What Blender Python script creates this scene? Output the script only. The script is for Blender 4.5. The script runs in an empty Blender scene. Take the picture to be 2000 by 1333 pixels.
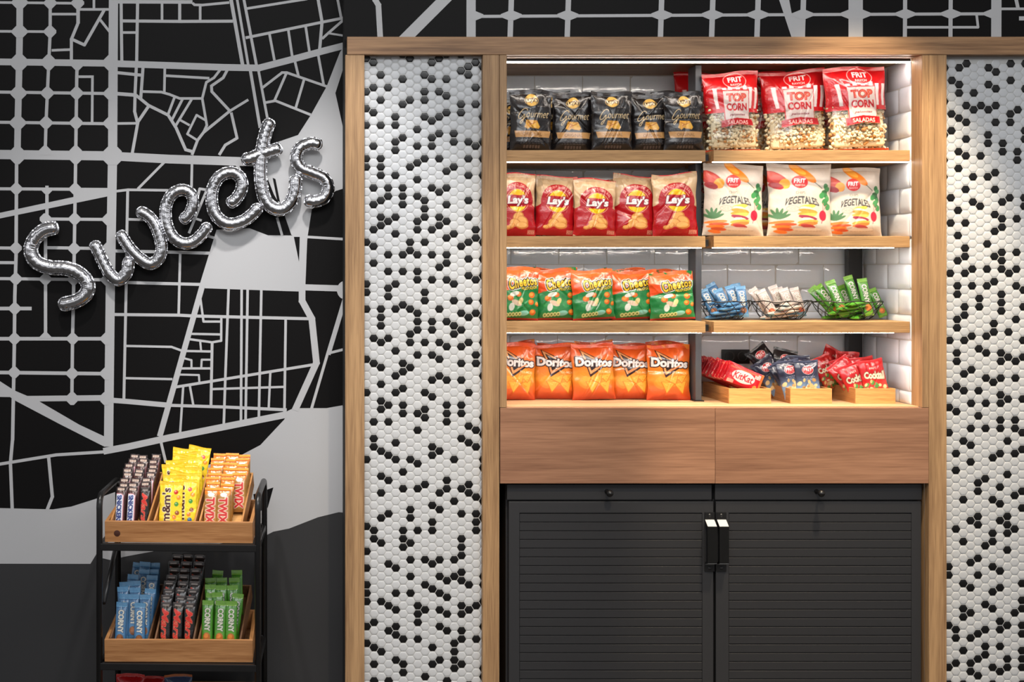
import bpy, bmesh, math, random
import numpy as np
from mathutils import Vector, Matrix, Euler
PI = math.pi
SC = bpy.context.scene
COL = SC.collection

# ---------------------------------------------------------------- camera, sky, lights, exposure
# One photo pixel is 1.5 mm on the front plane of the wooden frame (y = 0); the lens looks straight at it.
DIST, K, VX, VY, ZH = 3.9, 0.0015, 555.0, 530.0, 1.35
def kk(y): return K * (DIST + y) / DIST
def PX(px, y=0.0): return (px - VX) * kk(y)
def PZ(py, y=0.0): return ZH - (py - VY) * kk(y)

cam_d = bpy.data.cameras.new('camera')
cam = bpy.data.objects.new('camera', cam_d); COL.objects.link(cam)
cam.location = (0, -DIST, ZH); cam.rotation_euler = (PI / 2, 0, 0)
cam_d.sensor_width = 36; cam_d.lens = 36 * (DIST / K) / 2000
cam_d.shift_x = (1000 - VX) / 2000; cam_d.shift_y = -(666.5 - VY) / 2000
cam_d.clip_start = 0.05
SC.camera = cam
SC.view_settings.view_transform = 'Standard'
SC.view_settings.look = 'None'
SC.view_settings.gamma = 1.0
SC.view_settings.use_curve_mapping = False
SC.view_settings.exposure = 0.0

world = bpy.data.worlds.new('room_light'); SC.world = world; world.use_nodes = True
def build_world():
    nt = world.node_tree; nt.nodes.clear()
    N = nt.nodes.new; L = nt.links.new
    out = N('ShaderNodeOutputWorld'); bg = N('ShaderNodeBackground')
    tc = N('ShaderNodeTexCoord'); sep = N('ShaderNodeSeparateXYZ')
    L(tc.outputs['Generated'], sep.inputs[0])
    ramp = N('ShaderNodeValToRGB'); L(sep.outputs['Z'], ramp.inputs[0])
    # the shop behind the camera: dark floor, grey walls, paler ceiling
    mr = N('ShaderNodeMapRange'); mr.inputs['From Min'].default_value = -1; mr.inputs['From Max'].default_value = 1
    L(sep.outputs['Z'], mr.inputs[0]); L(mr.outputs[0], ramp.inputs[0])
    e = ramp.color_ramp.elements
    e[0].position = 0.0; e[0].color = (0.06, 0.05, 0.045, 1)
    e[1].position = 1.0; e[1].color = (0.35, 0.33, 0.31, 1)
    a = e.new(0.43); a.color = (0.12, 0.115, 0.11, 1); a2 = e.new(0.47); a2.color = (0.50, 0.50, 0.51, 1)
    b = e.new(0.535); b.color = (0.50, 0.50, 0.51, 1)
    for p_, c_ in ((0.555, 1.1), (0.60, 1.25), (0.625, .18), (0.74, .14), (0.76, 1.6), (0.80, 1.6), (0.82, .2)): q_ = e.new(p_); q_.color = (c_, c_, c_ * 1.02, 1)  # bright bands added for front fill and reflections in the foil
    vor = N('ShaderNodeTexVoronoi'); vor.inputs['Scale'].default_value = 3.1  # scattered bright spots, added to give the foil reflections
    L(tc.outputs['Generated'], vor.inputs['Vector'])
    r2 = N('ShaderNodeValToRGB'); L(vor.outputs['Distance'], r2.inputs[0])
    f = r2.color_ramp.elements
    f[0].position = 0.10; f[0].color = (7.0, 7.0, 7.2, 1); f[1].position = 0.20; f[1].color = (1, 1, 1, 1)
    mul = N('ShaderNodeMixRGB'); mul.blend_type = 'MULTIPLY'; mul.inputs[0].default_value = 1
    L(ramp.outputs[0], mul.inputs[1]); L(r2.outputs[0], mul.inputs[2])
    L(mul.outputs[0], bg.inputs[0]); bg.inputs[1].default_value = 0.72
    L(bg.outputs[0], out.inputs[0])
build_world()

def spot(name, loc, target, power, angle, blend, color, size=0.06):
    d = bpy.data.lights.new(name, 'SPOT'); d.energy = power; d.spot_size = math.radians(angle); d.spot_blend = blend
    d.color = color; d.shadow_soft_size = size
    o = bpy.data.objects.new(name, d); COL.objects.link(o); o.location = loc
    o.rotation_euler = (Vector(target) - Vector(loc)).to_track_quat('-Z', 'Y').to_euler(); return o
def area(name, loc, target, power, sx, sy, color):
    d = bpy.data.lights.new(name, 'AREA'); d.energy = power; d.shape = 'RECTANGLE'; d.size = sx; d.size_y = sy; d.color = color
    o = bpy.data.objects.new(name, d); COL.objects.link(o); o.location = loc
    o.rotation_euler = (Vector(target) - Vector(loc)).to_track_quat('-Z', 'Y').to_euler(); return o
WARM = (1.0, 0.82, 0.58); NEUT = (1.0, 0.965, 0.94)
area('overhead_fill', (0.5, -2.9, 2.95), (0.6, -0.1, 0.7), 50, 3.4, 0.6, (0.97, 0.985, 1.0))  # soft general fill, added; no such fixture is in view
spot('downlight_niche', (1.60, -0.76, 2.95), (1.70, 0.0, 1.16), 290, 36, 0.35, WARM)
spot('downlight_tiles', (0.12, -0.85, 2.95), (0.14, 0.05, 0.92), 120, 40, 0.6, NEUT)
spot('downlight_mural', (-0.55, -1.1, 2.95), (-0.40, 0.1, 0.70), 100, 46, 0.9, NEUT)
spot('downlight_rack', (-0.30, -1.3, 2.9), (-0.27, -0.15, 0.76), 60, 14, 0.7, WARM)
spot('downlight_middle', (0.85, -1.9, 2.95), (0.98, 0.05, 0.62), 165, 44, 0.9, WARM)
spot('downlight_right', (2.35, -1.1, 2.95), (2.25, 0.05, 0.75), 30, 42, 0.8, NEUT)

# ---------------------------------------------------------------- materials
def lin(c):
    return tuple(((v / 255) / 12.92 if v / 255 <= 0.04045 else ((v / 255 + 0.055) / 1.055) ** 2.4) for v in c)
MATS = {}
def mat(name, rgb, rough=0.5, metal=0.0, spec=0.5, bump=0.0, bscale=60, emis=None, estr=0, coat=0.0):
    if name in MATS: return MATS[name]
    m = bpy.data.materials.new(name); m.use_nodes = True; nt = m.node_tree
    b = nt.nodes['Principled BSDF']
    b.inputs['Base Color'].default_value = (*lin(rgb), 1)
    b.inputs['Roughness'].default_value = rough; b.inputs['Metallic'].default_value = metal
    b.inputs['Specular IOR Level'].default_value = spec
    b.inputs['Coat Weight'].default_value = coat
    if emis: b.inputs['Emission Color'].default_value = (*emis, 1); b.inputs['Emission Strength'].default_value = estr
    tc = nt.nodes.new('ShaderNodeTexCoord')
    nz = nt.nodes.new('ShaderNodeTexNoise'); nz.inputs['Scale'].default_value = bscale; nz.inputs['Detail'].default_value = 4
    nt.links.new(tc.outputs['Object'], nz.inputs['Vector'])
    if bump:
        bp = nt.nodes.new('ShaderNodeBump'); bp.inputs['Strength'].default_value = bump; bp.inputs['Distance'].default_value = 0.002
        nt.links.new(nz.outputs['Fac'], bp.inputs['Height']); nt.links.new(bp.outputs[0], b.inputs['Normal'])
    else:
        mr = nt.nodes.new('ShaderNodeMapRange'); mr.inputs['To Min'].default_value = max(0.02, rough - 0.05); mr.inputs['To Max'].default_value = rough + 0.05
        nt.links.new(nz.outputs['Fac'], mr.inputs[0]); nt.links.new(mr.outputs[0], b.inputs['Roughness'])
    MATS[name] = m; return m

def wood(name, dark, light, axis='x', scale=1.0, rough=0.5, seed=0.0, knots=0.0):
    if name in MATS: return MATS[name]
    m = bpy.data.materials.new(name); m.use_nodes = True; nt = m.node_tree; N = nt.nodes.new; L = nt.links.new
    b = nt.nodes['Principled BSDF']; b.inputs['Roughness'].default_value = rough; b.inputs['Specular IOR Level'].default_value = 0.35
    tc = N('ShaderNodeTexCoord'); mp = N('ShaderNodeMapping')
    s = {'x': (1.6, 40, 40), 'z': (40, 40, 1.6), 'y': (40, 1.6, 40)}[axis]
    mp.inputs['Scale'].default_value = tuple(v * scale for v in s); mp.inputs['Location'].default_value = (seed, seed * 1.7, seed * .6)
    L(tc.outputs['Object'], mp.inputs[0])
    n1 = N('ShaderNodeTexNoise'); n1.inputs['Scale'].default_value = 1.0; n1.inputs['Detail'].default_value = 6; n1.inputs['Distortion'].default_value = 0.6
    L(mp.outputs[0], n1.inputs['Vector'])
    mp2 = N('ShaderNodeMapping'); mp2.inputs['Scale'].default_value = tuple(v * scale * 6 for v in s); L(tc.outputs['Object'], mp2.inputs[0])
    n2 = N('ShaderNodeTexNoise'); n2.inputs['Scale'].default_value = 1.0; n2.inputs['Detail'].default_value = 3; L(mp2.outputs[0], n2.inputs['Vector'])
    mix = N('ShaderNodeMath'); mix.operation = 'MULTIPLY_ADD'; mix.inputs[1].default_value = 0.45; L(n2.outputs['Fac'], mix.inputs[0])
    m2 = N('ShaderNodeMath'); m2.operation = 'MULTIPLY'; m2.inputs[1].default_value = 0.62; L(n1.outputs['Fac'], m2.inputs[0]); L(m2.outputs[0], mix.inputs[2])
    r = N('ShaderNodeValToRGB'); L(mix.outputs[0], r.inputs[0])
    e = r.color_ramp.elements; e[0].position = 0.36; e[0].color = (*lin(dark), 1); e[1].position = 0.66; e[1].color = (*lin(light), 1)
    L(r.outputs[0], b.inputs['Base Color'])
    bp = N('ShaderNodeBump'); bp.inputs['Strength'].default_value = 0.15; bp.inputs['Distance'].default_value = 0.001
    L(mix.outputs[0], bp.inputs['Height']); L(bp.outputs[0], b.inputs['Normal'])
    MATS[name] = m; return m

OAK_H = wood('oak_horizontal', (120, 88, 62), (172, 133, 96), 'x')
OAK_V = wood('oak_vertical', (130, 98, 68), (182, 145, 104), 'z')
OAK_D = wood('oak_panel', (126, 88, 66), (166, 122, 94), 'x', 0.8, seed=3.1)
OAK_S = wood('oak_shelf', (142, 107, 70), (196, 156, 108), 'x', 1.4, seed=1.3)
PINE = wood('pine_crate', (150, 98, 56), (196, 142, 92), 'x', 1.6, seed=5)
PINE_L = wood('pine_light', (176, 122, 66), (222, 172, 108), 'x', 2.0, seed=8)
PINE_Y = wood('pine_side', (150, 98, 52), (196, 140, 84), 'y', 1.6, seed=6)
M_CHAR = mat('mural_charcoal', (54, 54, 55), 0.6, spec=0.2, bump=0.05, bscale=300)
M_BLACK = mat('mural_black', (17, 16, 16), 0.5, spec=0.10, bump=0.05, bscale=300)
M_GREY = mat('mural_grey', (180, 180, 181), 0.5, bump=0.05, bscale=300)
M_METAL = mat('black_metal', (22, 21, 21), 0.32, spec=0.5)
M_CAB = mat('charcoal_lacquer', (46, 46, 48), 0.42, spec=0.5)
M_CABD = mat('dark_gap', (8, 8, 8), 0.8)
M_UP = mat('grey_steel', (80, 82, 86), 0.4, metal=0.3)
M_LED = mat('led_light', (255, 240, 225), 0.5, emis=(1.0, 0.90, 0.80), estr=26.0)
M_LED1 = mat('led_light_soft', (255, 240, 225), 0.5, emis=(1.0, 0.90, 0.80), estr=17.0)
M_LED2 = mat('led_light_lower', (255, 240, 225), 0.5, emis=(1.0, 0.92, 0.84), estr=48.0)
M_LED3 = mat('led_light_lowest', (255, 240, 225), 0.5, emis=(1.0, 0.92, 0.84), estr=62.0)
M_FOIL = mat('silver_foil', (232, 232, 235), 0.13, metal=1.0, bump=0.10, bscale=45)
M_HEXW = mat('hex_white', (198, 200, 202), 0.32, bump=0.03, bscale=400)
M_HEXB = mat('hex_black', (18, 17, 17), 0.30, spec=0.4)
M_GROUT = mat('tile_grout', (190, 190, 188), 0.8)
M_TILE = mat('glazed_tile', (232, 238, 246), 0.05, bump=0.5, bscale=38, coat=0.6)
M_FLOOR = mat('floor_grey', (70, 66, 62), 0.5)

# ---------------------------------------------------------------- mesh helpers
def tag(o, label=None, cat=None, group=None, kind=None):
    if label: o['label'] = label
    if cat: o['category'] = cat
    if group: o['group'] = group
    if kind: o['kind'] = kind
    return o
def link(name, me, parent=None, loc=None, rot=None):
    o = bpy.data.objects.new(name, me); COL.objects.link(o)
    if parent: o.parent = parent
    if loc is not None: o.location = loc
    if rot is not None: o.rotation_euler = rot
    return o
def empty(name, loc=(0, 0, 0), rot=(0, 0, 0)):
    o = bpy.data.objects.new(name, None); COL.objects.link(o); o.location = loc; o.rotation_euler = rot
    o.empty_display_size = 0.02; return o
class MB:
    """collects faces with material slots and builds ONE mesh"""
    def __init__(s): s.v = []; s.f = []; s.m = []; s.mats = []
    def mi(s, m):
        if m not in s.mats: s.mats.append(m)
        return s.mats.index(m)
    def add(s, vs, fs, m):
        b = len(s.v); s.v += [tuple(v) for v in vs]; k = s.mi(m)
        for f in fs: s.f.append(tuple(b + i for i in f)); s.m.append(k)
    def box(s, x0, x1, y0, y1, z0, z1, m, bev=0.0, M=None):
        if bev <= 0:
            vs = [(x, y, z) for z in (z0, z1) for y in (y0, y1) for x in (x0, x1)]
            fs = [(0, 2, 3, 1), (4, 5, 7, 6), (0, 1, 5, 4), (2, 6, 7, 3), (0, 4, 6, 2), (1, 3, 7, 5)]
        else:
            bm = bmesh.new(); bmesh.ops.create_cube(bm, size=1)
            for v in bm.verts: v.co = Vector(((x0 + x1) / 2 + v.co.x * (x1 - x0), (y0 + y1) / 2 + v.co.y * (y1 - y0), (z0 + z1) / 2 + v.co.z * (z1 - z0)))
            bmesh.ops.bevel(bm, geom=bm.edges[:], offset=bev, segments=2, affect='EDGES', profile=0.6)
            vs = [tuple(v.co) for v in bm.verts]; bm.verts.index_update(); fs = [tuple(v.index for v in f.verts) for f in bm.faces]; bm.free()
        if M is not None: vs = [M @ Vector(v) for v in vs]
        s.add(vs, fs, m)
    def tube(s, pts, r, m, n=10, closed=False, caps=True):
        pts = [Vector(p) for p in pts]; N = len(pts); rings = []
        rr = r if hasattr(r, '__len__') else [r] * N
        t0 = (pts[1] - pts[0]).normalized(); up = Vector((0, 0, 1)) if abs(t0.z) < 0.9 else Vector((1, 0, 0))
        nrm = t0.cross(up).normalized(); vs = []
        for i, p in enumerate(pts):
            if closed: t = (pts[(i + 1) % N] - pts[i - 1]).normalized()
            else: t = ((pts[min(i + 1, N - 1)] - pts[max(i - 1, 0)])).normalized()
            nrm = (nrm - t * nrm.dot(t)).normalized(); b = t.cross(nrm)
            for k in range(n):
                a = 2 * PI * k / n; vs.append(p + (nrm * math.cos(a) + b * math.sin(a)) * rr[i])
        fs = []
        for i in range(N if closed else N - 1):
            j = (i + 1) % N
            for k in range(n): fs.append((i * n + k, i * n + (k + 1) % n, j * n + (k + 1) % n, j * n + k))
        if caps and not closed: fs.append(tuple(range(n - 1, -1, -1))); fs.append(tuple((N - 1) * n + k for k in range(n)))
        s.add(vs, fs, m)
    def lathe(s, prof, m, M, n=20):
        vs = []; fs = []
        for (r, h) in prof:
            for k in range(n): a = 2 * PI * k / n; vs.append(M @ Vector((r * math.cos(a), r * math.sin(a), h)))
        for i in range(len(prof) - 1):
            for k in range(n): fs.append((i * n + k, i * n + (k + 1) % n, (i + 1) * n + (k + 1) % n, (i + 1) * n + k))
        s.add(vs, fs, m)
    def build(s, name, parent=None, smooth=False, loc=None, rot=None):
        me = bpy.data.meshes.new(name); me.from_pydata(s.v, [], s.f)
        for m in s.mats: me.materials.append(m)
        me.polygons.foreach_set('material_index', s.m)
        if smooth: me.polygons.foreach_set('use_smooth', [True] * len(s.f))
        me.update(); return link(name, me, parent, loc, rot)
def boxobj(name, x0, x1, y0, y1, z0, z1, m, bev=0.0015, parent=None, smooth=False):
    b = MB(); b.box(x0, x1, y0, y1, z0, z1, m, bev); return b.build(name, parent, smooth)
# ---------------------------------------------------------------- setting: floor, murals, tiled panels, wooden frame
WL = 0.13      # left wall plane
WB = 0.03      # front plane of the furred-out wall
f = MB(); f.add([(-3, -3.5, 0), (4, -3.5, 0), (4, 0.6, 0), (-3, 0.6, 0)], [(0, 1, 2, 3)], M_FLOOR)
tag(f.build('floor'), kind='structure')

class Flat:
    """painted shapes on a wall plane, in photo pixels measured on that plane"""
    def __init__(s, mb, y, x0=None, x1=None): s.mb = mb; s.y = y; s.n = 0; s.x0 = x0; s.x1 = x1
    def poly(s, pts, m, layer=1):
        s.n += 1; yy = s.y - 0.0004 * layer - 1.5e-6 * s.n
        if s.x0 is not None: pts = s.clip(pts, s.x0, True)
        if s.x1 is not None: pts = s.clip(pts, s.x1, False)
        if len(pts) < 3: return
        s.mb.add([(PX(x, s.y), yy, PZ(y, s.y)) for x, y in pts], [tuple(range(len(pts)))], m)
    @staticmethod
    def clip(pts, xe, keep_right):
        out = []; ins = (lambda p: p[0] >= xe) if keep_right else (lambda p: p[0] <= xe)
        for i in range(len(pts)):
            a, b = pts[i - 1], pts[i]
            if ins(a) != ins(b):
                t = (xe - a[0]) / (b[0] - a[0]); out.append((xe, a[1] + t * (b[1] - a[1])))
            if ins(b): out.append(b)
        return out
    def line(s, w, *pts, m=None, layer=2):
        for i in range(len(pts) - 1):
            (x0, y0), (x1, y1) = pts[i], pts[i + 1]; d = math.hypot(x1 - x0, y1 - y0)
            nx, ny = -(y1 - y0) / d * w / 2, (x1 - x0) / d * w / 2
            e = w * 0.25 if 0 < i else 0; g = w * 0.25 if i < len(pts) - 2 else 0
            ux, uy = (x1 - x0) / d, (y1 - y0) / d
            a = (x0 - ux * e, y0 - uy * e); b = (x1 + ux * g, y1 + uy * g)
            s.poly([(a[0] + nx, a[1] + ny), (b[0] + nx, b[1] + ny), (b[0] - nx, b[1] - ny), (a[0] - nx, a[1] - ny)], m or M_GREY, layer)
    def node(s, x, y, wv, wh, c=8, cy=None, side=0, half=''):
        cy = cy or c; a, b = wv / 2, wh / 2
        if half:
            g = -1 if half == 'up' else 1
            s.poly([(x - a - c, y), (x - a - c, y + g * b), (x - a, y + g * (b + cy)), (x + a, y + g * (b + cy)), (x + a + c, y + g * b), (x + a + c, y)][::-g], M_GREY, 3); return
        if side:
            s.poly([(x, y - b - cy), (x + side * a, y - b - cy), (x + side * (a + c), y - b), (x + side * (a + c), y + b), (x + side * a, y + b + cy), (x, y + b + cy)][::side], M_GREY, 3); return
        s.poly([(x - a - c, y - b), (x - a, y - b - cy), (x + a, y - b - cy), (x + a + c, y - b), (x + a + c, y + b), (x + a, y + b + cy), (x - a, y + b + cy), (x - a - c, y + b)], M_GREY, 3)

wl = MB()
XR = 672.5
wl.add([(-3, WL, 0), (PX(XR, WL) + 0.002, WL, 0), (PX(XR, WL) + 0.002, WL, 3.1), (-3, WL, 3.1)], [(0, 1, 2, 3)], M_BLACK)
A = Flat(wl, WL, x1=XR)
def interp(pts, y):
    for (xa, ya), (xb, yb) in zip(pts, pts[1:]):
        if ya <= y <= yb: return xa + (xb - xa) * (y - ya) / (yb - ya)
    return pts[0][0] if y < pts[0][1] else pts[-1][0]
V0a = [(39, -60), (38.5, 60), (37, 150), (35, 240), (33.8, 310)]
V0b = [(32.6, 300), (31.5, 500), (29, 580), (28, 680), (24.7, 860)]
V1a = [(98.4, -60), (98, 65), (95, 130), (90, 240), (88, 310)]
V2a = [(151, 120), (150, 150), (148, 300), (147, 370), (144, 560), (141.8, 660), (140.5, 776)]
V3 = [(222, -60), (220, 300), (215.6, 560), (212, 873)]
A.line(13, *V0a); A.line(6.8, *V0b); A.line(6.5, (24.7, 858), (20.5, 905), (24, 995)); A.line(6.3, *V1a)
A.line(6.5, (91.8, 363), (91.8, 440)); A.line(6.5, (89, 440), (89, 655))
A.line(6.5, *V2a); A.line(18, *V3)
A.line(7, (152.6, -10), (152.6, 46)); A.line(6, (153, 44), (139.5, 77), (139.5, 119))
A.line(5, (-40, 4.5), (150, 6.5)); A.line(5, (-40, 61), (98, 62)); A.line(5, (101, 27.7), (150, 27.7)); A.line(5, (101, 98.5), (137, 97))
A.line(13, (-60, 120), (0, 121), (230, 124)); A.line(6, (-60, 179), (0, 180), (220, 183)); A.line(6, (-60, 238), (0, 239), (220, 242))
A.line(18, (-60, 301), (0, 302), (230, 305)); A.line(6, (-60, 368), (0, 369), (226, 370.5)); A.poly([(-60, 430), (-60, 419), (0, 416), (144, 385), (144, 370), (210, 370), (210, 384), (0, 427)], M_GREY, 3)
A.line(6, (86, 428), (216, 429)); A.line(6, (-60, 484), (33, 485)); A.line(6, (89, 484), (216, 486)); A.line(6, (-40, 513), (30, 513.5))
A.line(6, (-60, 544), (0, 544.5), (216, 547)); A.line(7, (-60, 603), (62, 603)); A.line(7, (-60, 662), (216, 662)); A.line(7, (-60, 728), (0, 728), (213, 730.5))
A.line(11, (40, 779.5), (212, 777.5)); A.poly([(-90, 700), (0, 745), (28, 763), (54, 774), (76, 784), (155, 830), (204, 853), (204, 873), (119, 830), (28, 782), (20, 776), (-90, 775)], M_GREY, 3)
for y in (5, 62): A.node(interp(V0a, y), y, 13, 5, 9)
for y in (6, 62): A.node(interp(V1a, y), y, 6.3, 5, 9)
A.node(152, 6, 7, 5, 9)
for y, wh in ((122, 13), (182, 6), (240, 6)):
    for V, w in ((V0a, 13), (V1a, 6.3), (V2a, 6.5), (V3, 18)): A.node(interp(V, y), y + (1 if V is V3 else 0), w, wh, 9, side=-1 if V is V3 else 0, half='down' if (V is V2a and y == 122) else '')
for V, w in ((V0a, 8), (V1a, 6.3), (V2a, 6.5), (V3, 18)): A.node(interp(V, 303), 303 + (1.5 if V is V3 else 0), w, 18, 9, half='up' if V is V1a else '')
for x, y in ((32, 369), (147, 369.5), (31.5, 485), (145, 486), (31, 545), (89, 545.5), (144, 546), (29, 603), (28.5, 662), (142, 662), (28, 728), (141, 730), (89, 428), (146, 428)): A.node(x, y, 6.5, 6, 8)
A.node(91.8, 369, 6.5, 6, 8, half='down'); A.node(89, 661, 6.5, 6, 8, half='up')
for y in (429, 486, 547, 662, 730): A.node(interp(V3, y), y, 18, 6, 9, side=-1)
for y in (779,): A.node(141, y, 6.5, 11, 7); A.node(212, y, 18, 11, 7, side=-1)
A.line(5, (153.5, 150), (183, 150)); A.line(5, (180.7, 148), (180, 239)); A.line(5, (156, 18.5), (214, 18.5)); A.line(5, (183.5, -10), (183.5, 17))
A.line(6, (203.5, 20), (165, 88), (141, 77)); A.line(5, (196, 39), (214, 62))
A.line(6, (236.5, -20), (237, 50), (238, 119)); A.line(6, (269, -10), (267, 122)); A.line(7, (228, 3.5), (376, 4)); A.line(5, (376, 6), (380, 9.5), (395, 10), (448, 5)); A.line(5, (316.5, 5), (316.5, 40)); A.line(6, (351, 6), (351, 40)); A.line(5, (391, 10), (391, 40))
A.line(6, (237, 41), (350, 42), (455, 41.5)); A.line(5, (238, 63.7), (268, 63.7)); A.line(6, (228, 142), (276, 147)); A.line(6, (266.5, 128), (264, 180), (263, 218), (269, 241), (258, 302)); A.line(6, (279.5, 130), (275, 192))
A.line(7, (226, 183), (265.5, 186)); A.line(6, (265.5, 186), (290, 206), (328.5, 225), (344, 250), (362.6, 292.6), (378, 297)); A.line(5, (279, 179), (315, 180), (331, 184.6), (351, 192.5), (395, 192.5), (403, 161), (418, 152), (432, 134))
A.line(5, (322, 131), (321, 180)); A.line(5, (324, 148), (409, 153)); A.line(6, (290, 208), (269, 239)); A.line(5, (226, 241.5), (269, 241))
A.line(5, (341, 190), (329, 222)); A.line(5, (357, 193), (336, 234)); A.line(5, (375, 193), (343, 246)); A.line(5.5, (445, 135), (436, 152), (413, 168), (413.7, 179), (449, 217)); A.line(5, (449, 217), (485, 195))
A.line(5.5, (449, 217), (397.5, 259), (386, 274), (375, 303)); A.line(5.5, (451.5, 220), (463, 270), (440, 283.6), (428, 303)); A.line(5, (395, 192.5), (404, 245), (397, 260)); A.line(4.5, (403, 236), (384, 225), (366, 262), (386, 274.6)); A.line(4.5, (352.5, 235), (370.5, 245))
A.line(7, (450, -8), (474, 128)); A.line(5, (462, -8), (485, 128)); A.line(5.5, (475, -8), (501, 128)); A.line(6, (488.7, 136), (508, 250)); A.line(5, (504.5, 136), (523, 235)); A.line(5, (481, 17), (600, -2))
A.line(5.5, (479.7, 74), (629, 43.5), (672, 35)); A.line(5, (526, 65), (536, 118)); A.line(5, (563, 58), (571, 112)); A.line(5, (597, 52), (604.6, 103)); A.line(6, (620, -8), (629, 43), (624, 100)); A.line(5, (658, -8), (666.5, 36)); A.line(5, (672, 38), (641, 65), (629, 76)); A.line(4, (641, 65), (672, 70))
A.line(13, (225, 124.5), (330, 128), (438, 131.7), (505.5, 133), (571, 116), (634, 99), (673, 89))
A.line(5, (575, 116), (583, 149)); A.line(5, (621, 105), (632, 165)); A.line(5, (512, 172), (551, 142), (560, 142), (638, 169)); A.line(5, (559, 144), (536, 197)); A.line(5, (594, 155), (577, 213)); A.line(5, (516, 201), (538, 197), (607, 224.5))
A.poly([(664, 102), (638, 169), (607, 225), (582, 264), (544, 277), (520, 292), (515, 330), (535, 380), (552, 410), (569, 459), (575, 462), (601, 461), (609, 409), (656, 373), (673, 368), (673, 263), (655, 182), (673, 126), (673, 90)], M_GREY, 1)
A.poly([(532.5, 347.5), (538, 350), (547, 395), (541.5, 392.5)], M_BLACK, 2)
A.line(17, (225, 305.5), (330, 311), (465, 315.5), (530, 318)); A.line(5, (375, 318), (374, 372)); A.line(5, (322, 316), (269, 369.5)); A.line(5, (225, 374), (250, 371), (330, 372)); A.line(5.5, (249.5, 371), (247.5, 480), (246.5, 560), (242, 783)); A.line(5, (250, 428.6), (290, 430)); A.line(6, (222, 490.5), (330, 492.7), (413, 495)); A.line(6, (222, 551.5), (392, 556)); A.line(5, (352, 494), (349, 614)); A.line(6, (463, 322), (474, 345))
A.line(5, (403, 371), (390, 369), (385, 390)); A.line(5, (404, 371), (369, 456)); A.line(4.5, (376, 425.5), (394, 431)); A.line(5, (405, 461), (425, 467))
A.poly([(423, 449), (487, 446), (523.5, 460), (601, 460.5), (600, 470), (596, 570), (560, 569), (401, 563.5), (390, 556)], M_GREY, 1)
A.poly([(574, 463), (585.5, 463), (584, 512)], M_BLACK, 2)
A.line(5, (541, 425), (551, 460)); A.line(5, (598, 463), (673, 467.5)); A.line(12, (592, 561.5), (673, 564))
A.poly([(674 + 16 * math.cos(a), 567 + 18 * math.sin(a)) for a in [i * PI / 12 for i in range(24)]], M_GREY, 2)
A.line(11, (397, 552), (312, 853)); A.line(6, (222, 614.7), (350, 616), (377, 617.5)); A.line(6, (375, 617.5), (606, 623))
A.line(4.5, (391, 580), (397.5, 628.5), (431, 628.5)); A.line(4.5, (432.3, 619), (432, 666), (414, 669), (371, 663)); A.line(4.5, (374, 652.5), (432, 653.7)); A.line(5.5, (414.4, 668), (412, 797)); A.line(4, (391, 666), (393, 687)); A.line(4.5, (363, 686), (414, 687))
A.line(4, (359, 700), (374, 704), (374, 721)); A.line(4, (413, 703), (394, 703), (393, 721)); A.line(4.5, (352, 720), (414, 720)); A.line(4, (348, 732), (388.5, 733), (389.5, 747)); A.line(5.5, (340, 757), (610, 713)); A.line(4.5, (243, 676), (335, 678), (354, 685)); A.line(4.5, (243, 739), (337, 741))
A.line(4.5, (358, 754), (352, 845)); A.line(4.5, (370.5, 752), (378, 794)); A.line(10, (215, 782), (254, 785), (330, 792)); A.line(6, (328, 792), (440, 795.5), (560, 801)); A.line(5, (446.6, 562), (440, 742), (437, 833)); A.line(5, (472, 563), (470.6, 826)); A.line(5, (483.7, 563), (479.7, 824)); A.line(5, (510.5, 564), (505.5, 819)); A.line(5, (558, 622), (555.5, 806))
A.line(4.5, (528, 727), (524.7, 800)); A.line(4.5, (413, 760.5), (558, 756)); A.line(13, (590, 560), (590, 588), (609, 623), (618, 709), (576, 802)); A.line(9, (675, 580), (641, 693)); A.line(5.5, (639.5, 692), (608, 800)); A.line(5, (643, 690), (675, 682))
WATER = [(-400, 985), (0, 993), (103.5, 995.5), (139.5, 990), (190, 974), (300, 935), (380, 915), (462.7, 894), (508.6, 869.7), (556, 819), (556, 806), (573, 797.7), (638, 797.7), (675, 791), (675, 1002), (661.6, 1001), (621, 1011), (585, 1025), (564.7, 1033), (534, 1039), (520, 1046), (400, 1068), (302, 1077), (243, 1088), (216, 1094.5), (196, 1090), (190, 1080), (176.7, 1102), (-400, 1101)]
A.poly([(-900, 1060), (676, 990), (676, 1500), (-900, 1500)], M_CHAR, 0); A.poly(WATER, M_GREY, 1); A.poly([(495, 966), (534, 952.6), (523, 992), (500, 1002)], M_BLACK, 2)
A.line(6, (-60, 915), (0, 907), (110, 889), (205, 883)); A.line(13, (202, 882), (250, 873), (330, 855.5), (560, 810)); A.line(6.5, (95, 892), (102.4, 970.7), (92, 997)); A.line(5.5, (314, 862), (324, 904))
tag(wl.build('wall_left'), kind='structure')

wb = MB()
XL = PX(672.2, WB); ZT = PZ(71, 0)
wb.add([(XL, WB, 0), (PX(2600, WB), WB, 0), (PX(2600, WB), WB, 3.1), (XL, WB, 3.1), (XL, WL + .02, 0), (XL, WL + .02, 3.1)], [(4, 0, 3, 5)], M_CABD)
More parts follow.
